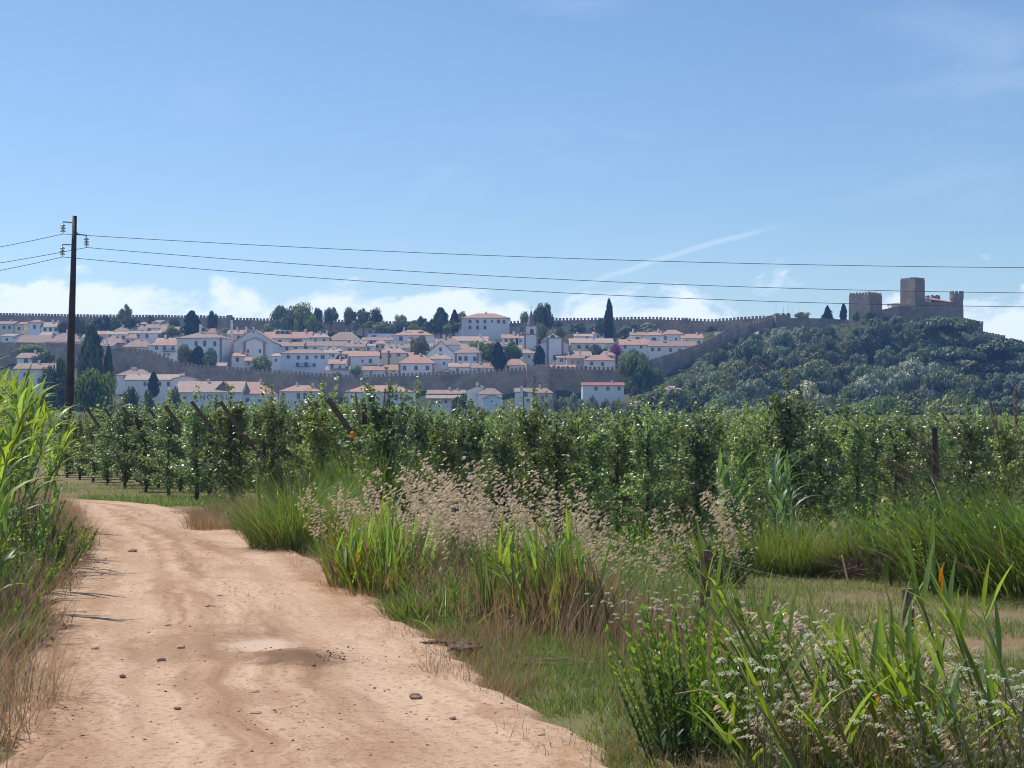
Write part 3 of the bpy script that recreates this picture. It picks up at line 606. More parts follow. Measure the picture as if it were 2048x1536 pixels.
tower('castle_tower', 'slim castle tower at the right end of the castle', 1913, 588, 655, 26, 556, 0, .85, .9, 1.5, MT['castle'], round_=True)
# castle residence between keep and right tower
def castle_house():
    Y = 553; s = Y/F; z0 = zpx(655, Y); root = empty('castle_residence', (xpx(1878, Y), Y, z0), R(-3)); X = lambda x: (x-1878)*s; Z = lambda y: zpx(y, Y)-z0
    MB().box(X(1846), X(1912), 0, 9, -4, Z(604)).obj('masonry', MT['castle'], root)
    MB().prism([(X(1848), Z(604)), (X(1861), Z(604)), (X(1861), Z(598)), (X(1854), Z(593)), (X(1848), Z(598))], .4, 9).obj('gable', MT['cream'], root)
    MB().add([(X(1857),-.4,Z(598.5)),(X(1909),-.4,Z(605.5)),(X(1909),4.5,Z(602)),(X(1866),4.5,Z(592)),(X(1857),-.4,Z(599.5)),(X(1909),-.4,Z(606.5)),(X(1909),4.5,Z(606.5)),(X(1866),4.5,Z(599.5))],
             [(0,1,2,3),(7,6,5,4),(0,4,5,1),(1,5,6,2),(2,6,7,3),(3,7,4,0)]).obj('roof', MT['salmon'], root)
    for wx in (1866, 1880, 1896): MB().box(X(wx)-.35, X(wx)+.35, -.03, .2, Z(622), Z(616)).obj('window', MT['glass'], root)
    for cx_ in (1853, 1859, 1864, 1872, 1877, 1881, 1885): MB().box(X(cx_)-.4, X(cx_)+.4, 5.5, 7.2, Z(604), Z(587+(cx_ % 3))).obj('turret', MT['castle'], root)
    tag(root, 'castle residence with orange roof between the keep and slim tower', 'building')
castle_house()
def castle_annex():
    Y = 556; z0 = zpx(640, Y); root = empty('castle_annex', (xpx(1793, Y), Y, z0)); s = Y/F
    MB().box(-10*s, 12*s, 0, 6, -3, zpx(608, Y)-z0).obj('wall', MT['cream'], root)
    MB().add([(-10.6*s,-.3,zpx(608,Y)-z0),(12*s,-.3,zpx(608,Y)-z0),(12*s,6,zpx(602,Y)-z0),(-10.6*s,6,zpx(605,Y)-z0),(12*s,6,zpx(608,Y)-z0),(-10.6*s,6,zpx(608,Y)-z0)], [(0,1,2,3),(1,4,2),(0,3,5),(5,3,2,4),(0,5,4,1)]).obj('roof', MT['brown'], root)
    tag(root, 'small cream annex left of the castle keep', 'building')
castle_annex()
wall('castle_outer_wall', 'rough rubble wall at the foot of the castle keep and residence', [(1795,612,549),(1850,613,546),(1915,612,548),(1927,618,552)], MT['castle'], 2, 13, 2, 1, 1, merl=False)
for x, y0, y1, l in ((1552,605,640,'left tall flagpole on the wall turret'), (1576,605,640,'right tall flagpole on the wall turret'), (1567,613,640,'short thin mast between the two tall flagpoles'), (1584,614,640,'short thin mast right of the two tall flagpoles'), (1598,613,640,'thin mast farthest right along the castle curtain wall')):
    Y = 568; b = MB().tube([(0,0,0),(0,0,zpx(y0,Y)-zpx(y1,Y))], [.07,.045], 6); o = b.obj('flagpole', MT['metal']); o.location = px(x, y1, Y); tag(o, l, 'flagpole', 'flagpoles by the castle')
# ------------------------------------------------------------------ house builder
WINM = {}
def window(root, x, y, z, w, h, ry=0):
    k = (round(w, 1), round(h, 1)); w, h = k
    if k not in WINM:
        b = MB(); f = .10
        for a in ((-w/2-f, w/2+f, -h/2-f, -h/2), (-w/2-f, w/2+f, h/2, h/2+f), (-w/2-f, -w/2, -h/2, h/2), (w/2, w/2+f, -h/2, h/2)): b.box(a[0], a[1], -.05, .05, a[2], a[3])
        b.box(-.03, .03, -.035, .03, -h/2, h/2)
        WINM[k] = (b.mesh('window', MT['frame']), MB().box(-w/2, w/2, -.012, .04, -h/2, h/2).mesh('pane', MT['glass']))
    f = link('window', WINM[k][0], root); f.location = (x, y, z)
    link('pane', WINM[k][1], f)
    return f
def roof_mesh(W, D, h, shp, th=.18, ov=.35):
    x0, x1, y0, y1 = -W/2-ov, W/2+ov, -ov, D+ov; b = MB()
    def solid(top, faces):
        n = len(top); b.add(top+[(x, y, z-th) for x, y, z in top], faces+[tuple(n+i for i in reversed(f)) for f in faces])
        ed = {}
        for f in faces:
            for i in range(len(f)):
                e = (f[i], f[(i+1) % len(f)]); ed[e] = 1
        base = len(b.v)-2*n
        for (a, c) in ed:
            if (c, a) not in ed: b.f.append((base+c, base+a, base+n+a, base+n+c))
    if shp == 'g': solid([(x0,y0,0),(x1,y0,0),(x1,y1,0),(x0,y1,0),(x0,D/2,h),(x1,D/2,h)], [(0,1,5,4),(2,3,4,5)])
    elif shp == 'f': solid([(x0,y0,0),(x0,y1,0),(x1,y0,0),(x1,y1,0),(0,y0,h),(0,y1,h)], [(0,4,5,1),(4,2,3,5)])
    elif shp == 'h':
        i = min(D/2, W*.36); solid([(x0,y0,0),(x1,y0,0),(x1,y1,0),(x0,y1,0),(x0+i,D/2,h),(x1-i,D/2,h)], [(0,1,5,4),(1,2,5),(2,3,4,5),(3,0,4)])
    elif shp == 's': solid([(x0,y0,0),(x1,y0,0),(x1,y1,h),(x0,y1,h)], [(0,1,2,3)])
    else: solid([(x0+.3,y0+.3,.2),(x1-.3,y0+.3,.2),(x1-.3,y1-.3,.2),(x0+.3,y1-.3,.2)], [(0,1,2,3)])
    return b
def house(x0, x1, base, eave, ridge, shp, tile, wallm, win, label, e):
    Y = e['Y']; s = Y/F; W = (x1-x0)*s; D = e.get('depth', 9); z0 = zpx(base, Y); ze = zpx(eave, Y)
    xc = (x0+x1)/2; Yr = Y+(0 if shp == 'f' else D if shp == 's' else D/2); zr = zpx(ridge, Yr)
    root = empty('white_house' if wallm in ('white', 'bluew') else 'town_house', (xpx(xc, Y), Y, z0), R(e.get('rz', 0)))
    h = ze-z0; rh = max(.35, zr-ze); X = lambda x: (x-xc)*s; Z = lambda y, dy=0: zpx(y, Y+dy)-z0
    b = MB(); lo = -6
    k = (rh-.03)
    if shp in ('g',):
        V = [(-W/2,0,lo),(W/2,0,lo),(W/2,D,lo),(-W/2,D,lo),(-W/2,0,h),(W/2,0,h),(W/2,D,h),(-W/2,D,h),(-W/2,D/2,h+k-.1),(W/2,D/2,h+k-.1)]
        b.add(V, [(0,1,5,4),(2,3,7,6),(1,2,6,9,5),(3,0,4,8,7)])
    elif shp == 'f': b.prism([(-W/2,lo),(W/2,lo),(W/2,h),(0,h+k-.1),(-W/2,h)], 0, D)
    elif shp == 's': b.add([(-W/2,0,lo),(W/2,0,lo),(W/2,D,lo),(-W/2,D,lo),(-W/2,0,h),(W/2,0,h),(W/2,D,h+k),(-W/2,D,h+k)], [(0,1,5,4),(1,2,6,5),(2,3,7,6),(3,0,4,7),(4,5,6,7)])
    else: b.box(-W/2, W/2, 0, D, lo, h)
    b.obj('wall', MT[wallm], root)
    r = roof_mesh(W, D, rh, shp).obj('roof', MT[tile] if shp != 'n' else MT['greyw'], root); r.location = (0, 0, h+.06)
    for q_ in win:
        wx, wy = q_[0], q_[1]; ww, wh = (q_[2], q_[3]) if len(q_) > 2 else (6, 7)
        window(root, X(wx), -.004, Z(wy), ww*s*.88, wh*s*.92)
    if 'chim' not in e and shp != 'n' and W > 5:
        rc = random.Random(int(x0*7+base)); cs_ = [(x0+(x1-x0)*rc.uniform(.15, .85), ridge-rc.uniform(2.5, 6), rc.uniform(2.6, 4), 9) for _ in range(rc.choice([1, 1, 2]))]
    else: cs_ = e.get('chim', ())
    for cx_, cy_, cw, ch in cs_:
        yy = D*.45; m_ = MT['red'] if (cx_ in (775, 758)) else MT['white']
        c = MB(); a = cw*s*.5; z1 = Z(cy_, yy); c.box(X(cx_)*(1+yy/Y)-a, X(cx_)*(1+yy/Y)+a, yy-a, yy+a, min(h, Z(cy_+ch+4, yy)), z1); c.box(X(cx_)*(1+yy/Y)-a*1.3, X(cx_)*(1+yy/Y)+a*1.3, yy-a*1.3, yy+a*1.3, z1, z1+.18)
        c.obj('chimney', m_, r).location = (0, 0, -h-.06)
    for qx in e.get('quoin', ()):
        MB().box(X(qx)-.35, X(qx)+.35, -.06, .3, -3, h-.02).obj('quoin', MT['trim'], root)
    if 'balcony' in e:
        a, c_, y_ = e['balcony']; bb = MB().box(X(a), X(c_), -1.1, -.01, Z(y_)-.12, Z(y_)); n = int((c_-a)*s/.35)
        for i in range(n+1):
            xx = X(a)+(X(c_)-X(a))*i/n; bb.box(xx-.03, xx+.03, -1.08, -1.02, Z(y_)+.002, Z(y_)+.9)
        bb.box(X(a), X(c_), -1.10, -1.0, Z(y_)+.902, Z(y_)+.98); bb.obj('balcony', MT['shutter'] if x0 < 400 else MT['blue'], root)
    if 'lantern' in e:
        a, c_, yr_, ye_ = e['lantern']; yy = D*.5; w_ = (c_-a)*s; zz = Z(ye_, yy)
        MB().box(X(a)+.3, X(c_)-.3, yy-w_/2+.3, yy+w_/2-.3, h-.5, zz).obj('roof_lantern', MT['white'], root)
        lr = roof_mesh(w_-.6, w_-.6, Z(yr_, yy)-zz, 'h').obj('lantern_roof', MT['salmon'], r); lr.location = ((X(a)+X(c_))/2, yy-w_/2+.3, zz+.05-h-.06)
    if 'bay' in e:
        a, c_, ya, ye_ = e['bay']; xm = (X(a)+X(c_))/2; w_ = (c_-a)*s; zz = Z(ye_)
        br = MB().prism([(X(a),lo),(X(c_),lo),(X(c_),zz),(xm,Z(ya)),(X(a),zz)], -2.2, -.004).obj('front_bay', MT['white'], root)
        rr = roof_mesh(w_, 2.1, Z(ya)-zz, 'f', .25, .3).obj('bay_roof', MT['brown'], root); rr.location = (xm, -2.2, zz+.06)
        for qx in (a+1.5, c_-1.5): MB().box(X(qx)-.4, X(qx)+.4, -2.28, -1.9, -3, zz-.02).obj('pilaster', MT['trim'], root)
        for qx in (498, 522): window(root, X(qx), -2.204, Z(703), .7, 1.1)
    if 'terrace' in e:
        a, c_, y1, y2 = e['terrace']; tb = MB().box(X(a), X(c_), D*.35, D*.62, Z(y1, D*.4)-.25, Z(y1, D*.4))
        for i in range(4):
            xx = X(a)+.15+(X(c_)-X(a)-.3)*i/3; tb.box(xx-.13, xx+.13, D*.35, D*.35+.26, h, Z(y1, D*.4)-.252)
        tb.obj('roof_terrace', MT['white'], root); MB().box(X(a)+.3, X(c_)-.3, D*.5, D*.6, h, Z(y1, D*.4)-.27).obj('terrace_screen', MT['shutter'], root)
    if 'bluepanel' in e:
        a, c_, y1, y2 = e['bluepanel']; MB().box(X(a), X(a+5), -.05, .1, Z(y2), Z(y1)).box(X(c_-5), X(c_), -.05, .1, Z(y2), Z(y1)).box(X(a+5)+.01, X(c_-5)-.01, -.05, .1, Z(y1+2.5), Z(y1)).obj('blue_panel', MT['blue'], root)
    if 'bluestrip' in e:
        a, c_, y1, y2 = e['bluestrip']; MB().box(X(a), X(c_), -.5, .6, Z(y2), Z(y1)).obj('chimney_breast', MT['bluew'], root); MB().box(X(c_)+.01, X(c_)+.35, -.04, .1, Z(y2), Z(eave)).obj('blue_strip', MT['blue'], root)
    for dx, dy in e.get('dormer', ()):
        yy = D*.22; MB().box(X(dx)-.9, X(dx)+.9, yy, yy+2.2, Z(dy+4, yy), Z(dy, yy)).obj('dormer', MT['shutter'], r).location = (0, 0, -h-.06)
    if 'gabledormer' in e:
        a, c_, y1, y2 = e['gabledormer']; yy = D*.12; xm = (X(a)+X(c_))/2
        MB().prism([(X(a),Z(y2,yy)-.6),(X(c_),Z(y2,yy)-.6),(xm,Z(y1,yy))], yy, yy+5).obj('gable_dormer', MT['trim'], r).location = (0, 0, -h-.06)
        gr = roof_mesh((c_-a)*s, 5, Z(y1,yy)-Z(y2,yy)+.6, 'f', .2, .3).obj('dormer_roof', MT['salmon'], r); gr.location = (xm, yy, Z(y2,yy)-.6+.08-h-.06)
    if 'porch' in e:
        a, c_, y1, y2 = e['porch']; MB().add([(X(a),-3,Z(y2)),(X(c_),-3,Z(y2)),(X(c_),-.01,Z(y1)-.1),(X(a),-.01,Z(y1)-.1),(X(a),-3,Z(y2)-.25),(X(c_),-3,Z(y2)-.25),(X(c_),-.01,Z(y1)-.6),(X(a),-.01,Z(y1)-.6)], [(0,1,2,3),(7,6,5,4),(0,4,5,1),(1,5,6,2),(2,6,7,3),(3,7,4,0)]).obj('porch_roof', MT['pale'], root)
    if 'hotel' in e:
        a, c_, y1, y2 = e['hotel']; cu = bpy.data.curves.new('lettering', 'FONT'); cu.body = 'HOTEL'; cu.size = (y2-y1)*s*1.42; cu.extrude = .03; cu.space_character = 1.45; cu.align_x = 'CENTER'
        to = bpy.data.objects.new('tmp', cu); C.objects.link(to); bpy.context.view_layer.update()
        me = bpy.data.meshes.new_from_object(to.evaluated_get(bpy.context.evaluated_depsgraph_get())); bpy.data.objects.remove(to); me.name = 'lettering'; me.materials.clear(); me.materials.append(MT['black'])
        to = link('lettering', me, root); to.rotation_euler = (R(90), 0, 0); to.location = (X((a+c_)/2), -.05, Z(y2)); to['label'] = 'black capital letters reading HOTEL'
    tag(root, label, 'house', e.get('group'))
for a in HS: house(*a)
# ------------------------------------------------------------------ parish church
def church():
    Y = 515; s = Y/F; xc = 1105; z0 = zpx(725, Y); root = empty('church', (xpx(xc, Y), Y, z0)); X = lambda x: (x-xc)*s; Z = lambda y, d=0: zpx(y, Y+d)-z0
    MB().prism([(X(1072),-6),(X(1141),-6),(X(1141),Z(692)),(X(1125),Z(682)),(X(1094),Z(682)),(X(1072),Z(692))], 0, 22).obj('nave', MT['white'], root)
    MB().box(X(1093.5), X(1126), -2.5, -.005, -6, Z(678)).obj('apse', MT['white'], root)
    MB().box(X(1092.5), X(1127), -2.8, .4, Z(678)+.01, Z(676)).obj('apse_cornice', MT['pale'], root)
    MB().prism([(X(1086),Z(684)),(X(1125),Z(684)),(X(1125),Z(678)),(X(1106),Z(665)),(X(1086),Z(678))], 2.5, 21).obj('clerestory', MT['white'], root)
    MB().prism([(X(1084.5),Z(678.5)),(X(1106),Z(663.8)),(X(1126.5),Z(678.5)),(X(1126.5),Z(677)),(X(1106),Z(662)),(X(1084.5),Z(677))], 2.2, 21.5).obj('roof', MT['salmon'], root)
    for a, b_ in (((1070.5,693.5),(1093,681.5)),((1142.5,693.5),(1126,681.5))):
        MB().prism([(X(a[0]),Z(a[1])),(X(b_[0]),Z(b_[1])),(X(b_[0]),Z(b_[1]-1.3)),(X(a[0]),Z(a[1]-1.3))], -.3, 22).obj('aisle_roof', MT['pale'], root)
    for x, y in ((1095,678),(1124.5,678)): MB().box(X(x)-.36, X(x)+.36, -2.6, -2.2, -4, Z(y)-.02).obj('pilaster', MT['trim'], root)
    for x, y in ((1074,692),(1139,692)): MB().box(X(x)-.36, X(x)+.36, -.1, .3, -4, Z(y)-.02).obj('pilaster', MT['trim'], root)
    lu = MB(); prof = [(X(1106)+math.cos(t)*.85, Z(674)+math.sin(t)*.95) for t in [math.pi*i/8 for i in range(9)]]; lu.prism(prof, 2.45, 2.6).obj('lunette_window', MT['glass'], root)
    window(root, X(1109), -2.504, Z(716), 1.0, 1.7)
    tw = tx0, tx1 = X(1048.5), X(1076.5); W = tx1-tx0; xm = (tx0+tx1)/2
    bt = MB().box(tx0, tx1, 1, 1+W, -6, Z(652)).obj('bell_tower', MT['white'], root)
    for y, hh, ov in ((669.5, .35, .22), (652, .4, .3)): MB().box(tx0-ov, tx1+ov, 1-ov, 1+W+ov, Z(y)+.01, Z(y)+hh).obj('cornice', MT['trim'], bt)
    for x in (1050.2, 1074.8): MB().box(X(x)-.3, X(x)+.3, .93, 1.3, -4, Z(669.5)-.01).obj('pilaster', MT['trim'], bt)
    for x in (1050.2, 1074.8): MB().box(X(x)-.3, X(x)+.3, .93, 1.3, Z(669.5)+.37, Z(652)-.01).obj('pilaster', MT['trim'], bt)
    prof = [(xm+.2-.55, Z(667)), (xm+.2+.55, Z(667))]+[(xm+.2+math.cos(t)*.55, Z(661)+math.sin(t)*.6) for t in [math.pi*i/8 for i in range(9)]]
    MB().prism(prof, .97, 1.2).obj('belfry_opening', MT['glass'], bt)
    prof2 = [(xm+.2+(x-xm-.2)*1.35, Z(661)+(z-Z(661))*1.18) for x, z in prof]; MB().prism(prof2, .985, 1.15).obj('belfry_surround', MT['trim'], bt)
    zt = Z(652)+.42; sp = MB(); a = W/2*.72; yc = 1+W/2; n = 8
    V = [(xm+math.cos(2*math.pi*(k+.5)/n)*a*1.02, yc+math.sin(2*math.pi*(k+.5)/n)*a*1.02, zt) for k in range(n)]+[(xm, yc, Z(617))]
    sp.add(V, [(k, (k+1) % n, n) for k in range(n)]+[tuple(range(n-1, -1, -1))]); spo = sp.obj('spire', MT['slate'], bt)
    MB().tube([(xm,yc,Z(618)),(xm,yc,Z(610))], .06, 6).tube([(xm-.4,yc,Z(612.5)),(xm+.4,yc,Z(612.5))], .05, 6).obj('cross', MT['metal'], spo)
    for dx in (-1, 1): MB().lathe([(.3, 0), (.35, .3), (.12, .6), (.25, .9), (.05, 1.4)], 8, (xm+dx*(W/2-.25), 1.3)).obj('pinnacle', MT['trim'], bt).location = (0, 0, zt)
    tag(root, 'white parish church with slate spired bell tower and stone pilasters', 'church')
church()
# white garden walls on the upper slope
for x0, x1, y0, y1, Y, l in ((702,782,657,668,592,'long white garden wall under the clipped trees'), (793,872,653,664,588,'white garden wall left of the large mansion'), (866,922,658,672,584,'low white garden wall touching the large mansion'), (1030,1046,672,684,560,'short white wall left of the church belfry'),
                          (330,372,642,650,600,'pale ramp wall below the upper wall on the left'), (540,640,652,660,598,'grey white terrace wall under the dark tall trees'), (1120,1180,652,662,585,'weathered terrace wall right of the church conifer'), (985,1040,654,668,590,'grey terrace wall beside the large mansion'), (1430,1445,664,690,545,'white gate pillar on the climbing wall')):
    b = MB().box(0, (x1-x0)*Y/F, 0, .5, -3, (y1-y0)*Y/F).box(-.06, (x1-x0)*Y/F+.06, -.06, .56, (y1-y0)*Y/F+.004, (y1-y0)*Y/F+.14)
    o = b.obj('garden_wall', MT['white'] if 'white' in l else MT['greyw']); o.location = px(x0, y1, Y); tag(o, l, 'wall')
# ------------------------------------------------------------------ far and middle trees
def leaf_quads(Cn, N, S, r, droop=0.0):
    n = len(Cn); N = N/np.linalg.norm(N, axis=1, keepdims=True); a = np.cross(N, r.normal(size=(n, 3))); a /= np.linalg.norm(a, axis=1, keepdims=True); b = np.cross(N, a)
    S = np.broadcast_to(S, n)[:, None]
    V = np.stack([Cn-a*S, Cn-b*S*.62+N*S*.18, Cn+a*S, Cn+b*S*.62+N*S*.18], 1).reshape(-1, 3)
    return V, np.arange(4*n).reshape(n, 4)
def crown(name, seed, shape, mat, n=3600, size=.062):
    r = np.random.default_rng(seed); P = []; N = []
    if shape in ('round', 'olive', 'plane'):
        nb = {'round': 34, 'olive': 26, 'plane': 44}[shape]; rb0 = {'round': .30, 'olive': .27, 'plane': .26}[shape]
        cs = []
        while len(cs) < nb:
            c = r.uniform(-1, 1, 3)
            if np.linalg.norm(c) < 1 and (c[2] > -.55): cs.append(np.array([c[0]*.74, c[1]*.74, .50+c[2]*.40]))
        for c in cs:
            m_ = n//nb; d = r.normal(size=(m_, 3)); d[:, 2] = d[:, 2]*.9+.25; d /= np.linalg.norm(d, axis=1, keepdims=True); rr = rb0*r.uniform(.6, 1.25)
            P.append(c+d*np.array([rr, rr, rr*.62])*r.uniform(.55, 1.08, (m_, 1))); N.append(d+np.array([0, 0, .25])+r.normal(size=(m_, 3))*.32)
    elif shape == 'umbrella':
        for k in range(36):
            a = r.uniform(0, 6.28); q_ = math.sqrt(r.uniform(0, 1))*.85; c = np.array([q_*math.cos(a), q_*math.sin(a), .62+.26*(1-q_*q_)]); m_ = n//36
            d = r.normal(size=(m_, 3)); d[:, 2] = np.abs(d[:, 2])*.8; d /= np.linalg.norm(d, axis=1, keepdims=True)
            P.append(c+d*np.array([.26, .26, .14])*r.uniform(.5, 1.05, (m_, 1))); N.append(d+np.array([0, 0, .3])+r.normal(size=(m_, 3))*.32)
    else:
        z = r.uniform(0, 1, n)**.85; a = r.uniform(0, 6.28, n)
        prof = {'cypress': lambda z: np.sin((.14+.83*z)*math.pi)**.6*(1-z*.15), 'cone': lambda z: (1-z)**.75*1.0+.04, 'poplar': lambda z: np.sin((.14+.82*z)*math.pi)**.7*(1-.2*z)}[shape](z)
        lump = 1+.26*np.sin(a*3+z*9+seed)+.20*np.sin(a*5-z*17)+.16*np.sin(a*9+z*31); q_ = prof*lump*r.uniform(.45, 1.0, n)**.5
        P.append(np.stack([q_*np.cos(a), q_*np.sin(a), .06+z*.94], 1)); N.append(np.stack([np.cos(a), np.sin(a), .6+0*a], 1)+r.normal(size=(n, 3))*.6)
    P = np.concatenate(P); N = np.concatenate(N); V, Fc = leaf_quads(P, N, size*r.uniform(.6, 1.35, len(P)), r)
    return mesh(name, V, Fc, False, mat)
def trunk_mesh(seed, h=.5, r0=.07):
    r = random.Random(seed); b = MB(); b.tube([(0,0,-.12),(r.uniform(-.03,.03),0,h*.4),(r.uniform(-.06,.06),r.uniform(-.06,.06),h)], [r0*1.25, r0*.85, r0*.55], 8)
    for k in range(5):
        a = k*1.256+r.uniform(-.3,.3); q_ = r.uniform(.3,.5); z = h*r.uniform(.55,.95); b.tube([(0,0,z),(math.cos(a)*q_*.5,math.sin(a)*q_*.5,z+.14),(math.cos(a)*q_,math.sin(a)*q_,z+.3)], [r0*.5, r0*.35, r0*.12], 5)
    return b.mesh('trunk', MT['bark'], True)
TR = [trunk_mesh(i) for i in range(3)]
KD = {'oak': ('round', 'oak', 3), 'olive': ('olive', 'olive', 4), 'plane': ('plane', 'plane', 2), 'stone_pine': ('umbrella', 'pine', 2), 'cypress': ('cypress', 'cyp', 2), 'conifer': ('cone', 'cyp', 2), 'poplar': ('poplar', 'poplar', 2), 'garden_tree': ('round', 'poplar', 2), 'shrub': ('round', 'plane', 2), 'dusky_shrub': ('round', 'oak', 2)}
CR = {}
for i, (k, (s_, m_, n_)) in enumerate(KD.items()):
    CR[k] = [crown('crown', 100+i*10+j, s_, MT[m_], {'plane': 6500, 'olive': 4200, 'oak': 4600, 'poplar': 5200, 'garden_tree': 5200}.get(k, 3600), {'plane': .044, 'cypress': .10, 'conifer': .09, 'poplar': .072, 'garden_tree': .05, 'oak': .055, 'olive': .055}.get(k, .06)) for j in range(n_)]
def tree(kind, x, ytop, ybase, hw, label, Y=None, group=None, cat='tree', dz=None, name=None):
    if Y is None: Y = 486+(748-ybase)*1.1
    X = xpx(x, Y); zb = zpx(ybase, Y); h = zpx(ytop, Y)-zb; r_ = hw*Y/F; g0 = gz(X, Y)
    if Y > 556 and kind in ('oak', 'garden_tree', 'shrub', 'olive'): r_ *= 1.22
    root = empty(name or (kind+'_tree' if kind in ('oak', 'olive', 'plane', 'poplar', 'cypress', 'conifer') else kind), (X, Y, min(zb, g0+.3)), random.uniform(0, 6.28)); dz = zb-root.location.z
    c = link('crown', random.choice(CR[kind]), root); c.location.z = dz-.10*h; c.scale = (r_*random.uniform(.95,1.1), r_*random.uniform(.95,1.1), h*1.12); c.rotation_euler.z = random.uniform(0, 6.28)
    k = link('trunk', random.choice(TR), root); sc_ = max(.6, min(r_, 4)*1.0); k.scale = (sc_, sc_, (h+dz)*1.0)
    tag(root, label, cat, group)
    return root
T = tree
T('oak', 250, 611, 662, 13, 'dark rounded tree rising above the upper wall at the left')
T('oak', 206, 632, 662, 19, 'broad dark tree under the upper wall, left of the skyline tree')
T('shrub', 229, 636, 662, 12, 'lighter green tree beside the broad dark tree, upper left')
T('oak', 266, 636, 660, 14, 'dusky bush right of the rounded skyline tree')
T('garden_tree', 156, 630, 668, 13, 'tall dark tree just right of the power pole under the wall')
T('oak', 130, 642, 668, 14, 'dark bushy tree left behind the power pole')
T('garden_tree', 300, 630, 652, 9, 'small tree against the upper wall above the stacked houses')
T('cypress', 384, 625, 668, 13, 'dark tall tree between stacked houses and manor roof')
T('shrub', 344, 655, 676, 15, 'light green tree right of the stacked upper houses')
T('shrub', 330, 664, 684, 9, 'bright bush above the salmon roofed balcony house')
T('oak', 425, 622, 664, 10, 'slim dark tree above the manor roof')
T('oak', 565, 612, 668, 22, 'left one of the big dark trees breaking the skyline')
T('oak', 602, 608, 668, 26, 'right and taller one of the big dark skyline trees')
T('shrub', 622, 632, 672, 15, 'lighter tree in front of the big dark skyline trees')
T('garden_tree', 636, 613, 645, 9, 'thin feathery tree right of the big skyline trees')
T('garden_tree', 662, 612, 648, 14, 'round feathery tree left of the clipped tree trio')
T('oak', 701, 616, 655, 14, 'leftmost of the three clipped dense trees on the wall')
T('oak', 727, 618, 656, 13, 'middle one of the three clipped dense trees on the wall')
T('oak', 752, 617, 656, 13, 'rightmost of the three clipped dense trees on the wall')
T('olive', 802, 628, 662, 14, 'pale rounded tree on the wall left of the mansion trees')
T('olive', 795, 640, 664, 10, 'grey bush in front of the pale rounded wall tree')
T('garden_tree', 843, 630, 660, 9, 'small pointed tree left of the mansion conifer')
T('poplar', 881, 618, 664, 14, 'tapering dark conifer left of the mansion')
T('oak', 860, 640, 664, 14, 'dusky bushes at the foot of the mansion conifer')
T('oak', 905, 640, 666, 10, 'dark bush between the conifer and the mansion')
T('cypress', 909, 623, 662, 8, 'narrow dark tree touching the left corner of the mansion')
T('oak', 922, 624, 650, 12, 'round dark tree behind the left corner of the mansion')
T('shrub', 895, 648, 670, 11, 'light garden shrub left below the mansion')
T('oak', 848, 654, 672, 10, 'dark round bush on the white garden wall')
T('garden_tree', 1085, 601, 668, 21, 'broad dark conifer just right of the church spire')
T('oak', 1052, 625, 668, 13, 'dark tree behind the left side of the church spire')
T('shrub', 1084, 648, 680, 12, 'light green tree behind the church nave roof', Y=560)
T('shrub', 1120, 655, 682, 11, 'green tree right of the church gable', Y=555)
T('cypress', 1218, 604, 678, 8, 'tall slender cypress standing above the skyline wall')
T('oak', 1203, 638, 678, 12, 'dark tree leaning on the left of the tall cypress')
T('oak', 1155, 645, 668, 15, 'dusky bushes below the upper wall left of the cypress')
T('oak', 838, 672, 716, 23, 'round leafy tree in the middle of the town')
T('plane', 955, 680, 722, 24, 'pale flat-topped plane tree left of the church')
T('plane', 985, 682, 728, 24, 'pale plane tree in the middle of the square left of the church')
T('plane', 1022, 683, 728, 25, 'pale plane tree touching the church tower')
T('cypress', 996, 690, 746, 13, 'dark rounded conifer in front of the plane trees')
T('cypress', 1079, 695, 738, 10, 'dark egg shaped cypress in front of the church wall')
T('oak', 520, 712, 746, 24, 'dark bush on the lower wall in front of the gabled hall', Y=485)
T('oak', 372, 690, 738, 22, 'left dark tree mass on the lower wall below the manor', Y=486)
T('cypress', 397, 696, 738, 12, 'pointed middle tree on the lower wall below the manor', Y=486)
T('oak', 418, 698, 740, 20, 'right dark tree mass on the lower wall below the manor', Y=486)
T('shrub', 712, 731, 754, 15, 'bright shrub in front of the salmon roofed chimney house', Y=484)
T('oak', 680, 710, 735, 10, 'small dark tree between white houses above the wall')
T('shrub', 672, 745, 758, 12, 'pale creeper shrub on the lower wall', Y=484)
T('garden_tree', 1190, 688, 718, 16, 'round garden tree right of the long cream house')
T('shrub', 1213, 694, 716, 12, 'small green tree beside the purple bougainvillea')
o = T('shrub', 1233, 688, 718, 13, 'purple bougainvillea in flower right of the church', Y=522, cat='shrub', name='bougainvillea')
bm_ = crown('blossom', 555, 'round', MT['boug'], 2400, .06)
for c_ in o.children:
    if c_.name.startswith('crown'): c_.data = bm_
T('shrub', 1262, 700, 745, 22, 'green tree at the left shoulder of the big plane', Y=492)
T('plane', 1272, 698, 800, 43, 'big bright plane tree where the wall starts climbing', Y=466)
T('plane', 1312, 733, 800, 20, 'smaller plane tree right of the big bright plane', Y=464)
T('plane', 1422, 733, 782, 36, 'pale green broad tree at the foot of the castle hill', Y=478)
T('plane', 1358, 752, 800, 11, 'slim light tree between the plane trees', Y=460)
T('shrub', 1290, 788, 830, 45, 'rounded green hedge mound below the big plane', Y=440)
o = T('shrub', 1268, 772, 802, 12, 'rust coloured shrub under the big plane tree', Y=452, cat='shrub', name='rust_shrub')
rm_ = crown('crown', 556, 'round', MT['rustleaf'], 1800, .07)
for c_ in o.children:
    if c_.name.startswith('crown'): c_.data = rm_
T('poplar', 183, 660, 790, 23, 'dark upright poplar right of the power pole', Y=390)
T('poplar', 217, 698, 790, 10, 'short dark poplar leaning on the upright poplar', Y=392)
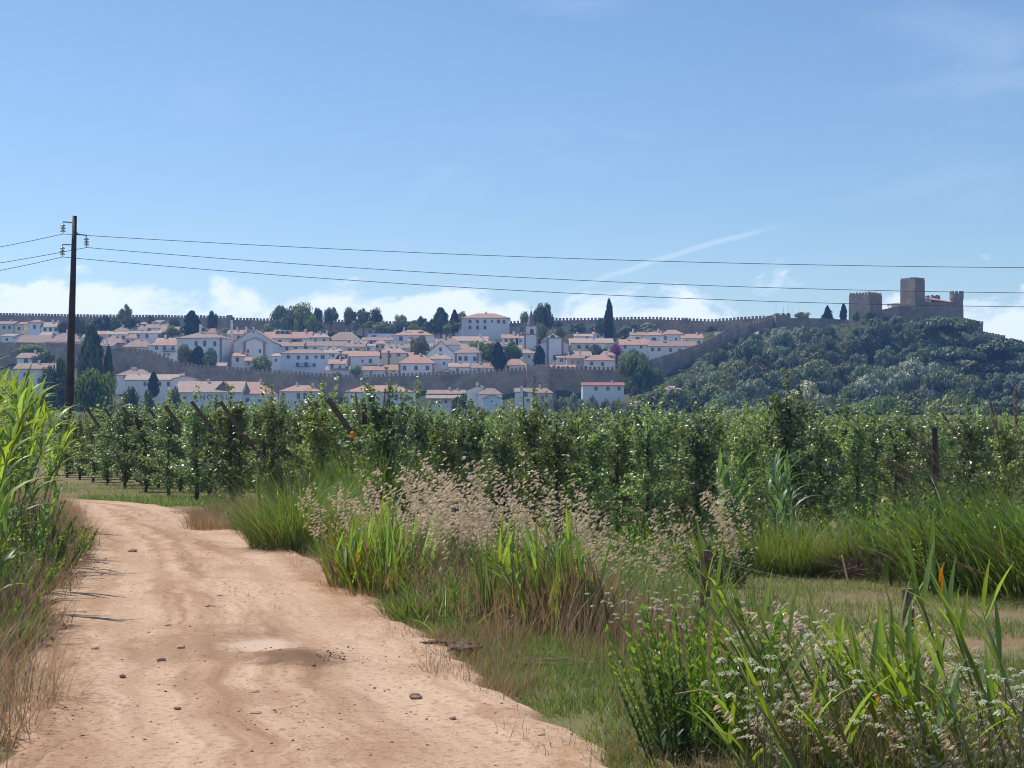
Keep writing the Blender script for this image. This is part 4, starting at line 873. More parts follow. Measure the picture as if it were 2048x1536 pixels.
T('shrub', 192, 738, 862, 50, 'broad green tree below the poplar behind the orchard', Y=300)
T('garden_tree', 118, 715, 862, 40, 'loose grey-green tree behind the power pole foot', Y=310)
T('plane', 62, 688, 716, 34, 'bright creeper covered tree left of the power pole', Y=440)
T('olive', 88, 700, 735, 28, 'grey-green bushes left of the power pole', Y=425)
T('cypress', 307, 748, 790, 9, 'small dark conifer in front of the long pale roof', Y=425)
T('garden_tree', 262, 768, 842, 17, 'green tree behind the orchard right of the broad tree', Y=330)
T('garden_tree', 298, 775, 842, 14, 'small green tree in front of the long pale roof', Y=330)
T('oak', 350, 776, 842, 16, 'green tree left of the hotel wall', Y=335)
T('oak', 925, 790, 856, 28, 'dark olive bush behind the orchard left of the bluish gable', Y=330)
T('oak', 780, 796, 846, 12, 'small round bush in front of the three-chimney house', Y=400)
for i, (x, yt, hw) in enumerate(((1115,790,26),(1150,786,28),(1185,790,26),(1222,786,30),(1255,800,30),(1330,792,34),(1372,790,36),(1290,812,30),(1410,800,34))):
    T('olive', x, yt, 868, hw, 'grey-green olive in the grove at the foot of the wall', Y=425-(i % 3)*14, group='olive grove below the wall')
# cypress and clipped tree by the castle
T('cypress', 1687, 610, 642, 6, 'small dark cypress left of the broad castle tower', Y=560)
T('conifer', 1655, 613, 640, 10, 'tiered pointed tree standing on the castle curtain wall', Y=564)
T('shrub', 1606, 624, 642, 14, 'yellowish bush on the castle curtain wall', Y=566)
T('shrub', 1712, 622, 645, 9, 'yellow-green bush at the foot of the broad castle tower', Y=549)
T('shrub', 1738, 620, 640, 14, 'yellow-green shrub in front of the broad castle tower', Y=547)
# shrubs on the slope under the upper wall: a band too mixed to single out
random.seed(21)
for i in range(64):
    x = random.choice([random.uniform(120, 460), random.uniform(460, 930), random.uniform(1110, 1480)])
    yb = random.uniform(654, 676); yt = yb-random.uniform(9, 22)
    if x > 1300: yb = min(yb, 668)
    tree(random.choice(['oak', 'dusky_shrub', 'olive', 'shrub', 'oak']), x, yt, yb, random.uniform(9, 18), 'bushy scrub on the slope just under the skyline wall', Y=588-random.uniform(0, 14)+(12 if x < 600 else 0), group='scrub under the upper wall', cat='shrub', name='slope_shrub')
# castle hill wood
def skyline(x): return float(np.interp(x, [1300, 1350, 1400, 1450, 1500, 1560, 1640, 1720, 1800, 1860, 1930, 1970, 2048, 2150], [770, 742, 718, 692, 670, 658, 655, 644, 634, 638, 642, 672, 694, 716]))
random.seed(77); Y_ = 326.
while Y_ < 553:
    X_ = xpx(1285, Y_)+random.uniform(0, 7)
    while X_ < xpx(2180, Y_):
        Xj, Yj = X_+random.uniform(-2.5, 2.5), Y_+random.uniform(-3, 3); zg = gz(Xj, Yj); pxx = CX+Xj/Yj*F; pyy = HZ-(zg-CAMH)/Yj*F; X_ += 9.0
        if pyy < skyline(pxx)+4 or (1300 < pxx < 1470 and 455 < Yj < 500 and pyy > 770) or (1300 < pxx < 1360 and Yj > 440): continue
        top = pyy < skyline(pxx)+45
        if 1470 < pxx < 1830 and 462 < Yj < 494 and random.random() < .6: continue
        kd = random.choices(['oak', 'olive', 'garden_tree', 'shrub'], [4.2, 4, 1.6, .5])[0]
        if pxx > 1870 and 470 < Yj and random.random() < .38: kd = 'stone_pine'
        r_ = random.choice([random.uniform(2.6, 4.4), random.uniform(4.0, 7.6)])*(.7 if top else 1); h_ = r_*random.uniform(1.25, 1.7)
        if kd == 'stone_pine': r_ *= 1.5; h_ = r_*1.25
        mx_ = (pyy-skyline(pxx)+3)*Yj/F
        if mx_ < 1.2: continue
        if h_ > mx_: r_ *= max(.45, mx_/h_); h_ = mx_
        lab = {'oak': 'dark evergreen oak in the wood on the castle hillside', 'olive': 'grey-green wild olive in the wood on the castle hillside', 'garden_tree': 'mid green tree in the wood on the castle hillside', 'shrub': 'bright green tree in the wood on the castle hillside', 'stone_pine': 'umbrella pine on the right flank of the castle hill'}[kd]
        tree(kd, pxx, HZ-(zg+h_-CAMH)/Yj*F, pyy+2, r_*F/Yj, lab, Y=Yj, group='trees of the castle hill wood')
    Y_ += 9.6
for i in range(110):
    Yj = random.uniform(330, 415) if i < 60 else random.uniform(265, 350); pxx = random.uniform(-40, 1260) if i < 60 else random.uniform(1150, 2110); Xj = xpx(pxx, Yj); zg = gz(Xj, Yj); r_ = random.uniform(2.4, 4.4); h_ = min(r_*random.uniform(1.1, 1.6), max(2.5, zpx(806 if i < 60 else 836, Yj)-zg))
    tree(random.choice(['olive', 'garden_tree', 'oak', 'shrub']), pxx, HZ-(zg+h_-CAMH)/Yj*F, HZ-(zg-CAMH)/Yj*F+2, r_*F/Yj, 'bushy tree in the belt between the orchard and the houses', Y=Yj, group='bushes behind the orchard')
# limestone outcrops
def rock(name, X, Y, z, sx, sy, sz, seed, label, cat='rock', group=None, mat='rock', sub=3):
    import bmesh
    b = bmesh.new(); bmesh.ops.create_icosphere(b, subdivisions=sub, radius=1)
    for v_ in b.verts:
        c = v_.co.copy(); k_ = 2.2 if mat == 'clod' else 1.0; f = 1+.35*mnoise.noise(c*1.3+Vector((seed, 0, 0)))+.22*k_*mnoise.noise(c*3.1+Vector((0, seed, 0)))+.1*k_*mnoise.noise(c*7+Vector((0, 0, seed)))
        v_.co = Vector((c.x*sx*f, c.y*sy*f, c.z*sz*f))
    me = bpy.data.meshes.new(name); b.to_mesh(me); b.free(); o = link(name, me, None, MT[mat]); o.location = (X, Y, z); tag(o, label, cat, group); return o
for i, (x, y, w_, h_, Y) in enumerate(((1590,678,9,16,541),(1655,676,15,14,543),(1670,690,8,14,538),(1572,700,8,16,530),(1515,672,7,9,545),(1905,648,12,9,549),(1790,655,12,8,545),(1870,650,14,8,546),(1720,668,14,7,546))):
    rock('rock_outcrop', xpx(x, Y), Y, zpx(y, Y), w_*Y/F, 2.5, h_*Y/F, i*3.1, 'bare pale limestone outcrop on the slope below the castle', group='limestone outcrops')
# ochre track cut into the castle hill
tv = []; tf = []
for i in range(41):
    x = 1480+i*8.5; Y = 492+1.5*math.sin(i*.3); y = 770-3*math.sin(i*.12)
    for k, (dy, dz) in enumerate(((-1.5, -3.2), (0, 0), (4, .15), (7, 1.2))): q_ = px(x, y, Y+dy); tv.append((q_.x, q_.y, zpx(y, Y)+dz))
for i in range(40):
    for k in range(3): a = i*4+k; tf.append((a, a+4, a+5, a+1))
MT['ochre'] = plain('ochre_earth', (.40, .25, .15), .95, .35, .8, .05, 0, True)
tag(link('hill_track', mesh('hill_track', tv, tf, False, MT['ochre'])), kind='structure')
# ------------------------------------------------------------------ power pole and wires
def pole():
    Y = 72.; s = Y/F; bx, by = xpx(139, Y), Y; g0 = gz(bx, Y); root = empty('power_pole', (bx, by, g0)); top = px(149.5, 432, Y)-Vector(root.location)
    A = lambda x, y: px(x, y, Y)-Vector(root.location)
    MB().tube([(-.05,0,-.4), tuple(A(141.5,700)), tuple(A(146,560)), tuple(top)], [.225,.185,.142,.105], 14).obj('mast', MT['poleb'], root, True)
    att = []
    for (x0, y0, x1, y1, yw) in ((150,446,126,443.5,468),(149,467,173,471,495),(147.5,489.5,125,489,514)):
        a, b_ = A(x0, y0), A(x1, y1); MB().tube([a, b_], .035, 6).tube([A(x0+(.06 if x1 > x0 else -.06), y0-11 if x1 > x0 else y0-4), a.lerp(b_, .3)], .016, 5).obj('crossarm', MT['metal'], root)
        w_ = A(x1, yw); ins = MB().tube([b_+Vector((0,0,-.0)), b_+Vector((0,0,-.1))], .018, 6).tube([w_+Vector((0,0,.1)), w_], .018, 6).obj('insulator_string', MT['metal'], root)
        zt, zb = b_.z-.1, w_.z+.09; n = 3
        for k in range(n):
            zc = zt+(zb-zt)*(k+.55)/n; MB().lathe([(.025,.07),(.045,.06),(.13,-.01),(.137,-.035),(.075,-.03),(.025,-.06)], 12, (w_.x, w_.y)).obj('glass_disc', MT['insul'], ins, True).location = (0, 0, zc)
        att.append(w_+Vector(root.location))
    tag(root, 'tall dark wooden power pole with three glass insulators at left', 'power pole')
    return att
att = pole()
def para(a, b_, sag, n=48): return [a.lerp(b_, i/n)+Vector((0, 0, -4*sag*(i/n)*(1-i/n))) for i in range(n+1)]
for a, drop, lx, ly, l in zip(att, (1.66, 2.24, 2.46), (493, 525, 540), (0, 0, 0), ('uppermost of the three power lines crossing the sky', 'middle one of the three power lines crossing the sky', 'lowest of the three power lines crossing the sky')):
    XM = 31.; half = XM-a.x; b_ = Vector((a.x+2*half, a.y, a.z)); b = MB(); b.tube(para(a, b_, drop), .0145, 5)
    e0_ = px(0, lx, 72.); sl = (e0_-a); far_ = a+sl*5.0; far_.z += 1.0; b.tube(para(a, far_, .35 if sl.length > 0 else 0, 24), .0145, 5)
    o = b.obj('power_line', MT['wire']); tag(o, l, 'power line', 'power lines')
# ------------------------------------------------------------------ pear orchard
def pear_crown(seed):
    r = np.random.default_rng(seed); C_ = []; N_ = []; H_ = 2.75
    def shoot(p0, d, L, m_, sp):
        t_ = r.uniform(0.05, 1, m_)[:, None]; d = d/np.linalg.norm(d); c = p0+d*L*t_+np.array([0, 0, .10])*t_**2*L; off = r.normal(size=(m_, 3)); off /= np.linalg.norm(off, axis=1, keepdims=True)
        C_.append(c+off*sp*r.uniform(.4, 1.1, (m_, 1))); N_.append(off+np.array([0, 0, .5])+r.normal(size=(m_, 3))*.5)
    lean = r.normal(size=2)*.03
    for z in np.linspace(.16, 2.25, 48):
        a = r.uniform(0, 6.28); q_ = np.interp(z, [.2, .7, 1.5, 2.25], [.48, .78, .62, .32])*r.uniform(.55, 1.2)
        shoot(np.array([lean[0]*z, lean[1]*z, z]), np.array([math.cos(a), math.sin(a), r.uniform(.15, .9)]), q_, int(18+q_*54), .105)
    for k in range(7): a = r.uniform(0, 6.28); shoot(np.array([.22*math.cos(a), .16*math.sin(a), r.uniform(1.5, 2.0)]), np.array([.12*math.cos(a), .12*math.sin(a), 1]), r.uniform(.45, .95), 46, .075)
    shoot(np.array([0, 0, 1.8]), np.array([0, 0, 1.]), .95+r.uniform(-.1, .25), 80, .085)
    P = np.concatenate(C_); V, Fc = leaf_quads(P, np.concatenate(N_), .044*r.uniform(.7, 1.35, len(P)), r)
    return mesh('crown', V, Fc, False, MT['pear'])
def pear_trunk(seed):
    r = random.Random(seed); b = MB(); b.tube([(0,0,-.1),(r.uniform(-.03,.03),r.uniform(-.03,.03),.6),(0,0,1.4),(0,0,2.5)], [.055,.042,.028,.010], 7)
    for z in [.5+.13*k for k in range(13)]:
        a = r.uniform(0, 6.28); q_ = .45*(1-z/3.2)*1.2; b.tube([(0,0,z),(math.cos(a)*q_,math.sin(a)*q_,z+q_*.55)], [.014,.006], 4)
    return b.mesh('trunk', MT['bark'], True)
PC = [pear_crown(40+i) for i in range(8)]; PTk = [pear_trunk(i) for i in range(4)]
P0 = Vector((-7.1, 36., 0)); EV = Vector((-.40, .917, 0)).normalized(); RV = Vector((.917, .40, 0)).normalized()
ROWL = {-3: 'pear tree in the front orchard row behind the pale wild oats', -2: 'pear tree in the second orchard row behind the wild oats', -1: 'pear tree in the third orchard row from the weeds', 0: 'pear tree in the row with the longest bare leaning post', 1: 'pear tree in the row with the second leaning post from the weeds', 2: 'pear tree in the middle row of leaning posts',
        3: 'pear tree in the orchard row behind the middle leaning posts', 4: 'pear tree in the row near the power pole with leaning post', 5: 'pear tree in the farthest row with a visible leaning post'}
random.seed(5); npear = 0
for k in range(-3, 10):
    st = P0+EV*(k*4.0); d = .25
    while True:
        q_ = st+RV*d+EV*random.uniform(-.12, .12); d += random.uniform(.78, 1.08) if k < 2 else random.uniform(1.0, 1.35)
        if q_.x > .36*q_.y+.8 or (k > 4 and d > 16+(9-k)*4): break
        if random.random() < .03: continue
        z = gz(q_.x, q_.y); root = empty('pear_tree', (q_.x, q_.y, z), random.uniform(0, 6.28)); s = random.uniform(.84, 1.06)*(1.0+.035*max(0, k)*.5)
        if random.random() < .10: s *= 1.12
        c = link('crown', random.choice(PC), root); wd = 1.0 if k < 0 else 1.18; c.scale = (s*wd*random.uniform(.88,1.12), s*wd*random.uniform(.88,1.12), s); t_ = link('trunk', random.choice(PTk), root); t_.scale = (s, s, s)
        tag(root, ROWL.get(k, 'pear tree in the hindmost orchard rows'), 'pear tree', 'pear trees of the orchard'); npear += 1
    # leaning end post and its anchor
POSTL = {-2: 'leaning post end above the green grass clump with an orange tag', -1: 'leaning post half hidden behind the green grass clump', 0: 'longest leaning orchard post, nearest to the weeds', 1: 'second leaning orchard post from the weeds', 2: 'third leaning orchard post, mostly among leaves', 3: 'fourth leaning orchard post from the weeds', 4: 'fifth leaning orchard post, towards the power pole', 5: 'leaning orchard post second from the power pole', 6: 'leaning orchard post closest to the power pole'}
for k, tx_, ty_ in ((6,172,815),(5,210,818),(4,245,815),(3,297,817),(2,330,812),(1,383,803),(0,440,803),(-2,655,797)):
    st = P0+EV*(k*4.0); Yp = st.y-.6; top = px(tx_, ty_, Yp); b0 = Vector((top.x, top.y, 0))+RV*2.0+EV*-.2; b0.z = gz(b0.x, b0.y); bb = MB().tube([(0,0,-.3*0-.05), tuple(top-b0)], [.062,.052], 10)
    o = bb.obj('leaning_post', MT['post']); o.location = b0; tag(o, POSTL[k], 'post', 'leaning end posts of the orchard rows')
    if k == -2:
        o2 = MB().lathe([(.035,-.05),(.05,-.02),(.05,.06),(.03,.09)], 8).obj('orange_tag', plain('orange_plastic', (.75, .26, .02), .4, .1)); o2.location = px(706, 872, Yp-.2); tag(o2, 'small orange plastic tag hanging near the leaning post', 'tag')
        o3 = MB().tube([(0,0,.08), tuple((top-b0)*.2+b0-o2.location)], .006, 4).obj('tag_cord', MT['wire'], o2)
for x, yt, Yp, l in ((1868,855,27.,'upright dark post in the front rows at the right'), (1577,868,36.,'thin upright post deep in the orchard right of centre'), (728,815,33.,'upright post among pear trees right of the orange tag')):
    X = xpx(x, Yp); g0 = gz(X, Yp); o = MB().tube([(0,0,-.05),(.01,0,zpx(yt,Yp)-g0)], [.062,.055], 10).obj('orchard_post', MT['poleb']); o.location = (X, Yp, g0); tag(o, l, 'post', 'upright orchard posts')
# rows farther back, past the ones one can tell apart: one mass of foliage
V_, F_, b0_ = [], [], 0; src = []
for me in PC:
    a = np.empty(len(me.vertices)*3); me.vertices.foreach_get('co', a); a = a.reshape(-1, 4, 3)[::3]; cc = a.mean(1, keepdims=True); src.append(cc+(a-cc)*1.75)
for k in range(5, 14):
    st = P0+EV*(k*4.0); d = 16+max(0, 9-k)*4+1.0
    while True:
        q_ = st+RV*d; d += random.uniform(1.1, 1.5)
        if q_.x > .36*q_.y+1: break
        a = random.choice(src); s_ = random.uniform(.9, 1.15); th = random.uniform(0, 6.28); cs, sn_ = math.cos(th), math.sin(th); A = a*s_
        A = np.stack([A[..., 0]*cs-A[..., 1]*sn_+q_.x, A[..., 0]*sn_+A[..., 1]*cs+q_.y, A[..., 2]+gz(q_.x, q_.y)], -1); V_.append(A.reshape(-1, 3))
V_ = np.concatenate(V_); tag(link('orchard_back_rows', mesh('orchard_back_rows', V_, np.arange(len(V_)).reshape(-1, 4), False, MT['pear'])), 'leafy mass of the farthest pear rows under the hill', 'orchard', kind='stuff')
# drip line / trellis wires
for k in range(-3, 3):
    a = P0+EV*(k*4.0); b_ = a+RV*32; z = gz(a.x, a.y); b = MB()
    for h in (.55, 1.5): b.tube([(a.x, a.y, z+h), (b_.x, b_.y, gz(b_.x, b_.y)+h)], .006, 4)
    tag(b.obj('trellis_wire', MT['wire']), ROWL[k].replace('pear tree in', 'pair of trellis wires along'), 'wire', 'trellis wires')
# ------------------------------------------------------------------ grass builders
def blades(P, L, W, az, lean, bend, seg=3, r=rng, prof=1.4, fold=0.):
    n = len(P); L = np.broadcast_to(L, n); W = np.broadcast_to(W, n); d = np.stack([np.cos(az), np.sin(az), 0*az], 1)
    tw = az+math.pi/2+r.uniform(-.9, .9, n); s = np.stack([np.cos(tw), np.sin(tw), r.uniform(-.25, .25, n)], 1)
    pos = P.astype(float).copy(); out = []
    for i in range(seg+1):
        t_ = i/seg; w_ = (W*np.maximum(.04, (1-t_**prof))*(.75+.5*min(1, t_*3)))[:, None]
        out.append(np.stack([pos-s*w_*.5, pos+s*w_*.5], 1))
        th = lean+bend*(t_+.5/seg); pos = pos+(L/seg)[:, None]*(np.sin(th)[:, None]*d+np.cos(th)[:, None]*np.array([0, 0, 1.]))
    V = np.stack(out, 1).reshape(-1, 3); b = (np.arange(n)*(seg+1)*2)[:, None]
    Fc = np.concatenate([b+np.array([[2*i, 2*i+1, 2*i+3, 2*i+2]]) for i in range(seg)], 0)
    return V, Fc
def ground_pts(X, Y, dz=-.02): return np.stack([X, Y, ground_z(X, Y)+dz], 1)
def right_pts(n, y0, y1, d0, d1, pw=1.0, wander=.12):
    Y = y0+(y1-y0)*rng.uniform(0, 1, n)**pw; return redge(Y)+rng.uniform(d0, d1, n)+wander*np.sin(Y*2.3)+wander*.6*np.sin(Y*6.1), Y
def left_pts(n, y0, y1, d0, d1, pw=1.0, wander=.12):
    Y = y0+(y1-y0)*rng.uniform(0, 1, n)**pw; return ledge(Y)-rng.uniform(d0, d1, n)-wander*np.sin(Y*1.9)-wander*.6*np.sin(Y*5.3), Y
def thin(X, Y, f, thr, seed, soft=.25):                                  # keep points where a noise field is high: patchy growth
    v_ = np.array([mnoise.noise((a*f, b*f, seed)) for a, b in zip(X, Y)]); k = v_+rng.uniform(-soft, soft, len(X)) > thr; return X[k], Y[k]
def patch(name, label, cat, X, Y, L, W, lean, bend, mat, seg=3, az=None, dz=-.02):
    n = len(X); az = rng.uniform(0, 6.28, n) if az is None else az
    V, Fc = blades(ground_pts(X, Y, dz), rng.uniform(*L, n), rng.uniform(*W, n), az, rng.uniform(*lean, n), rng.uniform(*bend, n), seg)
    o = link(name, mesh(name, V, Fc, False, MT[mat])); tag(o, label, cat, kind='stuff'); return o
X, Y = right_pts(90000, 5.8, 16, -.05, 1.9, 1.5); X, Y = thin(X, Y, 1.6, -.3, 3.)
patch('verge_grass', 'short green grass on the verge right of the dirt road', 'grass', X, Y, (.03, .15), (.003, .007), (.1, .7), (.1, 1.1), 'short')
X, Y = right_pts(42000, 5.8, 33, -.26, .6, 1.35); X, Y = thin(X, Y, 1.3, -.02, 5.)
patch('dry_verge_grass', 'brown dry grass edging the right side of the road', 'grass', X, Y, (.04, .24), (.003, .006), (.1, .7), (.1, .9), 'dry')
X, Y = right_pts(24000, 12.5, 31, .3, 3.0, 1.0); X, Y = thin(X, Y, .8, -.15, 7.)
patch('dry_bank_grass', 'tangled dry grass on the bank between road and orchard', 'grass', X, Y, (.15, .55), (.004, .008), (.05, .6), (.1, .9), 'dry', 4)
X, Y = right_pts(9000, 15.5, 31, .15, 1.4, 1.0); X, Y = thin(X, Y, 1.0, -.05, 9.)
patch('bank_green_grass', 'green tufts among the dry grass of the road bank', 'grass', X, Y, (.10, .42), (.004, .008), (.1, .7), (.1, .9), 'grass', 4)
X, Y = left_pts(42000, 5.5, 37, -.16, 1.7, 1.1); X, Y = thin(X, Y, .9, -.25, 11.)
patch('dry_left_grass', 'dry brown grass along the left edge of the road', 'grass', X, Y, (.12, .62), (.004, .008), (.1, .8), (.1, 1.1), 'dry', 4)
X, Y = left_pts(12000, 9, 34, .15, 1.7, 1.0); X, Y = thin(X, Y, .7, .02, 13.)
patch('green_left_grass', 'fresh green grass tufts along the left edge of the road', 'grass', X, Y, (.15, .60), (.005, .011), (.05, .6), (.1, 1.0), 'grass', 4)
n = 120000; Y = 9+14.5*rng.uniform(0, 1, n)**1.1; X = redge(Y)+1.7+rng.uniform(0, 1, n)*(.36*Y+1-redge(Y)-1.7); X, Y = thin(X, Y, .8, -.12, 15.)
patch('field_grass', 'sparse low green grass on the open strip before the orchard', 'grass', X, Y, (.04, .19), (.004, .009), (.1, .8), (.1, 1.0), 'short')
n = 16000; Y = 8+17*rng.uniform(0, 1, n); X = redge(Y)+1.7+rng.uniform(0, 1, n)*(.36*Y+1-redge(Y)-1.7); X, Y = thin(X, Y, .6, .0, 17.)
patch('field_dry_grass', 'straw coloured dry grass on the open strip before the orchard', 'grass', X, Y, (.05, .22), (.003, .006), (.1, .9), (.1, .9), 'dry')
n = 60000; Y = rng.uniform(33.5, 64, n); X = np.where(Y < 42, -8.7-(Y-36.2)*.70, -12.7-(Y-42)*1.6)+.2+rng.uniform(0, 1, n)**1.3*np.where(Y < 42, 8, 18); X, Y = thin(X, Y, .5, -.2, 19.)
patch('orchard_edge_grass', 'green strip of grass between the far road bend and the orchard', 'grass', X, Y, (.06, .26), (.006, .012), (.1, .7), (.1, .9), 'grass')
n = 30000; Y = rng.uniform(22, 42, n); X = rng.uniform(-3, 15, n); k = X < .36*Y+.5; X, Y = thin(X[k], Y[k], .4, -.1, 23.)
patch('orchard_floor_grass', 'grass and weeds growing under the pear trees', 'grass', X, Y, (.08, .36), (.005, .010), (.1, .7), (.1, .9), 'grass')
X, Y = right_pts(15000, 14, 27, .9, 4.2, 1.0); X, Y = thin(X, Y, .7, -.12, 27.)
patch('tall_bank_grass', 'tall green grass filling the bank between reeds and oats', 'grass', X, Y, (.30, .85), (.006, .012), (.05, .5), (.2, 1.0), 'grass', 5)
n = 11000; Y = rng.uniform(21.3, 26.5, n); X = (rng.uniform(1180, 2090, n)-CX)/F*Y; X, Y = thin(X, Y, .45, -.05, 29.)
patch('orchard_front_weeds', 'rank green weeds in front of the first orchard row', 'weed', X, Y, (.20, .85), (.010, .022), (.05, .8), (.3, 1.5), 'grass', 5)
X, Y = right_pts(26000, 5.6, 13, -.30, 1.9, 1.2); X, Y = thin(X, Y, 2.2, -.25, 37.)
patch('verge_turf', 'very short turf knitting the right verge together', 'grass', X, Y, (.015, .07), (.003, .007), (.2, .9), (.1, 1.0), 'short')
X, Y = right_pts(15000, 12, 31, .15, 2.3, 1.0); X, Y = thin(X, Y, 1.1, -.12, 33.)
patch('verge_tangle', 'tangle of green blades filling the roadside between the tufts', 'grass', X, Y, (.15, .62), (.007, .017), (.05, .8), (.2, 1.3), 'grass', 5)
X, Y = right_pts(15000, 11, 31, .25, 2.6, 1.0); X, Y = thin(X, Y, 1.0, -.15, 35.)
patch('dry_tangle', 'tangle of dry brown stems filling the roadside between the tufts', 'grass', X, Y, (.2, .75), (.004, .008), (.0, .7), (-.2, 1.1), 'dry', 5)
# dead reddish stems of last year's weeds
X, Y = right_pts(5200, 6.6, 15, .75, 2.6, 1.2); X, Y = thin(X, Y, .9, -.1, 25.)
patch('dead_weed_stems', 'thin brown dead weed stems on the right bank', 'weed', X, Y, (.20, .62), (.0025, .004), (.0, .45), (-.3, .6), 'dry', 5)
X, Y = right_pts(9000, 6.2, 9.6, 1.0, 3.4, 1.0)
patch('rank_undergrowth', 'rank green and straw undergrowth at the lower right', 'grass', X, Y, (.12, .48), (.003, .008), (.0, .6), (.0, 1.0), 'grass', 4)
X, Y = right_pts(7000, 6.2, 9.6, 1.0, 3.4, 1.0)
patch('straw_undergrowth', 'dry straw stems among the flowers at the lower right', 'grass', X, Y, (.12, .48), (.003, .005), (.0, .6), (.0, .9), 'dry', 4)
# dry litter on the road edge
X, Y = left_pts(1300, 5.5, 13, -.55, .15, 1.0); P = np.stack([X, Y, np.full(len(X), .03)], 1); V, Fc = blades(P, rng.uniform(.03, .13, len(X)), rng.uniform(.003, .008, len(X)), rng.uniform(0, 6.28, len(X)), rng.uniform(1.35, 1.6, len(X)), rng.uniform(-.1, .2, len(X)), 2)
tag(link('dry_litter', mesh('dry_litter', V, Fc, False, MT['dry'])), 'dry leaf litter strewn along the left road edge', 'litter', kind='stuff')
# ------------------------------------------------------------------ grass clumps, each a plant of its own
def clump(name, X, Y, h, rad, n, w, lean, bend, mat, label, wind=None, seg=6, cat='grass clump', plumes=(), dry=0, extra=None, rad_y=None, hv=(.35, 1.08)):
    z = gz(X, Y); root = empty(name, (X, Y, z)); r = np.random.default_rng(int(abs(X*971+Y*37)) % 99991)
    def mk(nm, k, m_, hs):
        a = r.uniform(0, 6.28, k); q_ = np.sqrt(r.uniform(0, 1, k)); P = np.stack([np.cos(a)*q_*rad, np.sin(a)*q_*(rad_y or rad), np.full(k, -.03)], 1)
        az_ = a+r.normal(size=k)*.6
        if wind is not None: az_ = np.where(r.uniform(0, 1, k) < .55, wind+r.normal(size=k)*.5, az_)
        V, Fc = blades(P, h*r.uniform(hv[0], hv[1], k)*hs, r.uniform(w*.6, w*1.2, k), az_, lean*q_*r.uniform(.4, 1.3, k)+.03, bend*r.uniform(.3, 1.3, k), seg, r)
        return link(nm, mesh(nm, V, Fc, False, MT[m_]), root)
    mk('blades', n, mat, 1.0)
    if dry: mk('dry_blades', dry, 'dry', .7)
    for (dx, dz, lx, L) in plumes:
        b = MB(); tip = Vector((dx+lx, 0, dz)); b0 = Vector((dx*.3, 0, 0)); mid = Vector((dx*.8, .02, dz*.6)); b.tube([b0, mid, tip], [.007, .005, .003], 5); sh = b.obj('plume_stalk', MT['straw'], root)
        k = 300; t_ = r.uniform(0, 1, k); dirv = np.array((tip-mid).normalized()); Pp = np.array(tip)[None]-dirv[None]*(t_[:, None]*L); rr = .045*np.sin(np.clip(t_*.9+.06, 0, 1)*math.pi)**.7; off = r.normal(size=(k, 3)); off /= np.linalg.norm(off, axis=1, keepdims=True); Pp = Pp+off*rr[:, None]*r.uniform(.2, 1, (k, 1))
        V, Fc = leaf_quads(Pp, r.normal(size=(k, 3)), .013, r); link('plume', mesh('plume', V, Fc, False, MT['plume']), sh)
    tag(root, label, cat)
    return root
def at(pxx, Y): return xpx(pxx, Y)
LEFTW = math.pi
clump('grass_clump', at(588, 22.), 22., 1.5, .62, 1300, .011, .42, 1.0, 'grass', 'tall green grass clump at the bend of the road', dry=450)
clump('grass_clump', at(640, 23.2), 23.2, 1.25, .45, 900, .011, .45, .7, 'grass', 'lower green grass clump right behind the road bend clump', dry=150)
clump('plumed_grass_clump', at(735, 25.), 25., 1.95, .55, 1500, .012, .35, .6, 'grass', 'tall plumed grass clump in front of the orange tag', plumes=[(-.55,2.4,-.45,.6),(-.1,2.55,-.1,.6),(.25,2.6,.05,.55),(.5,2.3,.25,.5)], dry=300)
clump('plumed_grass_clump', at(815, 25.5), 25.5, 1.75, .55, 1300, .012, .38, .6, 'grass', 'plumed grass clump right of the orange tag', plumes=[(.1,2.35,-.25,.55),(.45,2.2,.22,.5),(-.2,2.3,-.3,.5)], dry=400)
clump('reed_clump', at(720, 16.2), 16.2, 1.0, .32, 110, .030, .28, .35, 'reed', 'bright green reed tuft at the roadside, left one of two', dry=120)
clump('reed_clump', at(800, 16.0), 16.0, 1.0, .40, 130, .030, .30, .35, 'reed', 'bright green reed tuft at the roadside, right one of two', dry=160)
clump('reed_clump', at(770, 15.4), 15.4, .6, .36, 110, .028, .35, .4, 'reed', 'short broad reed tuft in front of the roadside pair', dry=120)
clump('reed_clump', at(975, 12.8), 12.8, .92, .10, 46, .028, .14, .2, 'reed', 'narrow upright reed tuft left of the tall reed bed', dry=30)
clump('reed_clump', at(1060, 12.5), 12.5, .85, .24, 50, .028, .22, .25, 'reed', 'upright reed tuft in the middle of the reed bed', dry=90)
clump('reed_clump', at(1120, 12.2), 12.2, 1.0, .28, 70, .030, .24, .25, 'reed', 'tall mixed green and brown reed tuft beside the dead stems', dry=170, wind=LEFTW)
clump('reed_clump', at(1172, 12.), 12., 1.15, .2, 40, .034, .16, .22, 'reed', 'tallest spear leaved reed tuft right of the oats', dry=100, wind=LEFTW)
clump('arching_grass_clump', at(1590, 22.), 22., 1.25, .75, 1700, .009, .5, 1.0, 'short', 'pale arching grass clump in front of the orchard right of centre', dry=700)
clump('arching_grass_clump', at(1660, 21.8), 21.8, .85, .65, 1200, .009, .55, 1.1, 'grass', 'low arching grass clump left of the dark brush hollow', dry=400)
clump('arching_grass_clump', at(1500, 22.5), 22.5, .9, .6, 900, .010, .5, .9, 'grass', 'darker grass clump below the glaucous reed group', dry=300)
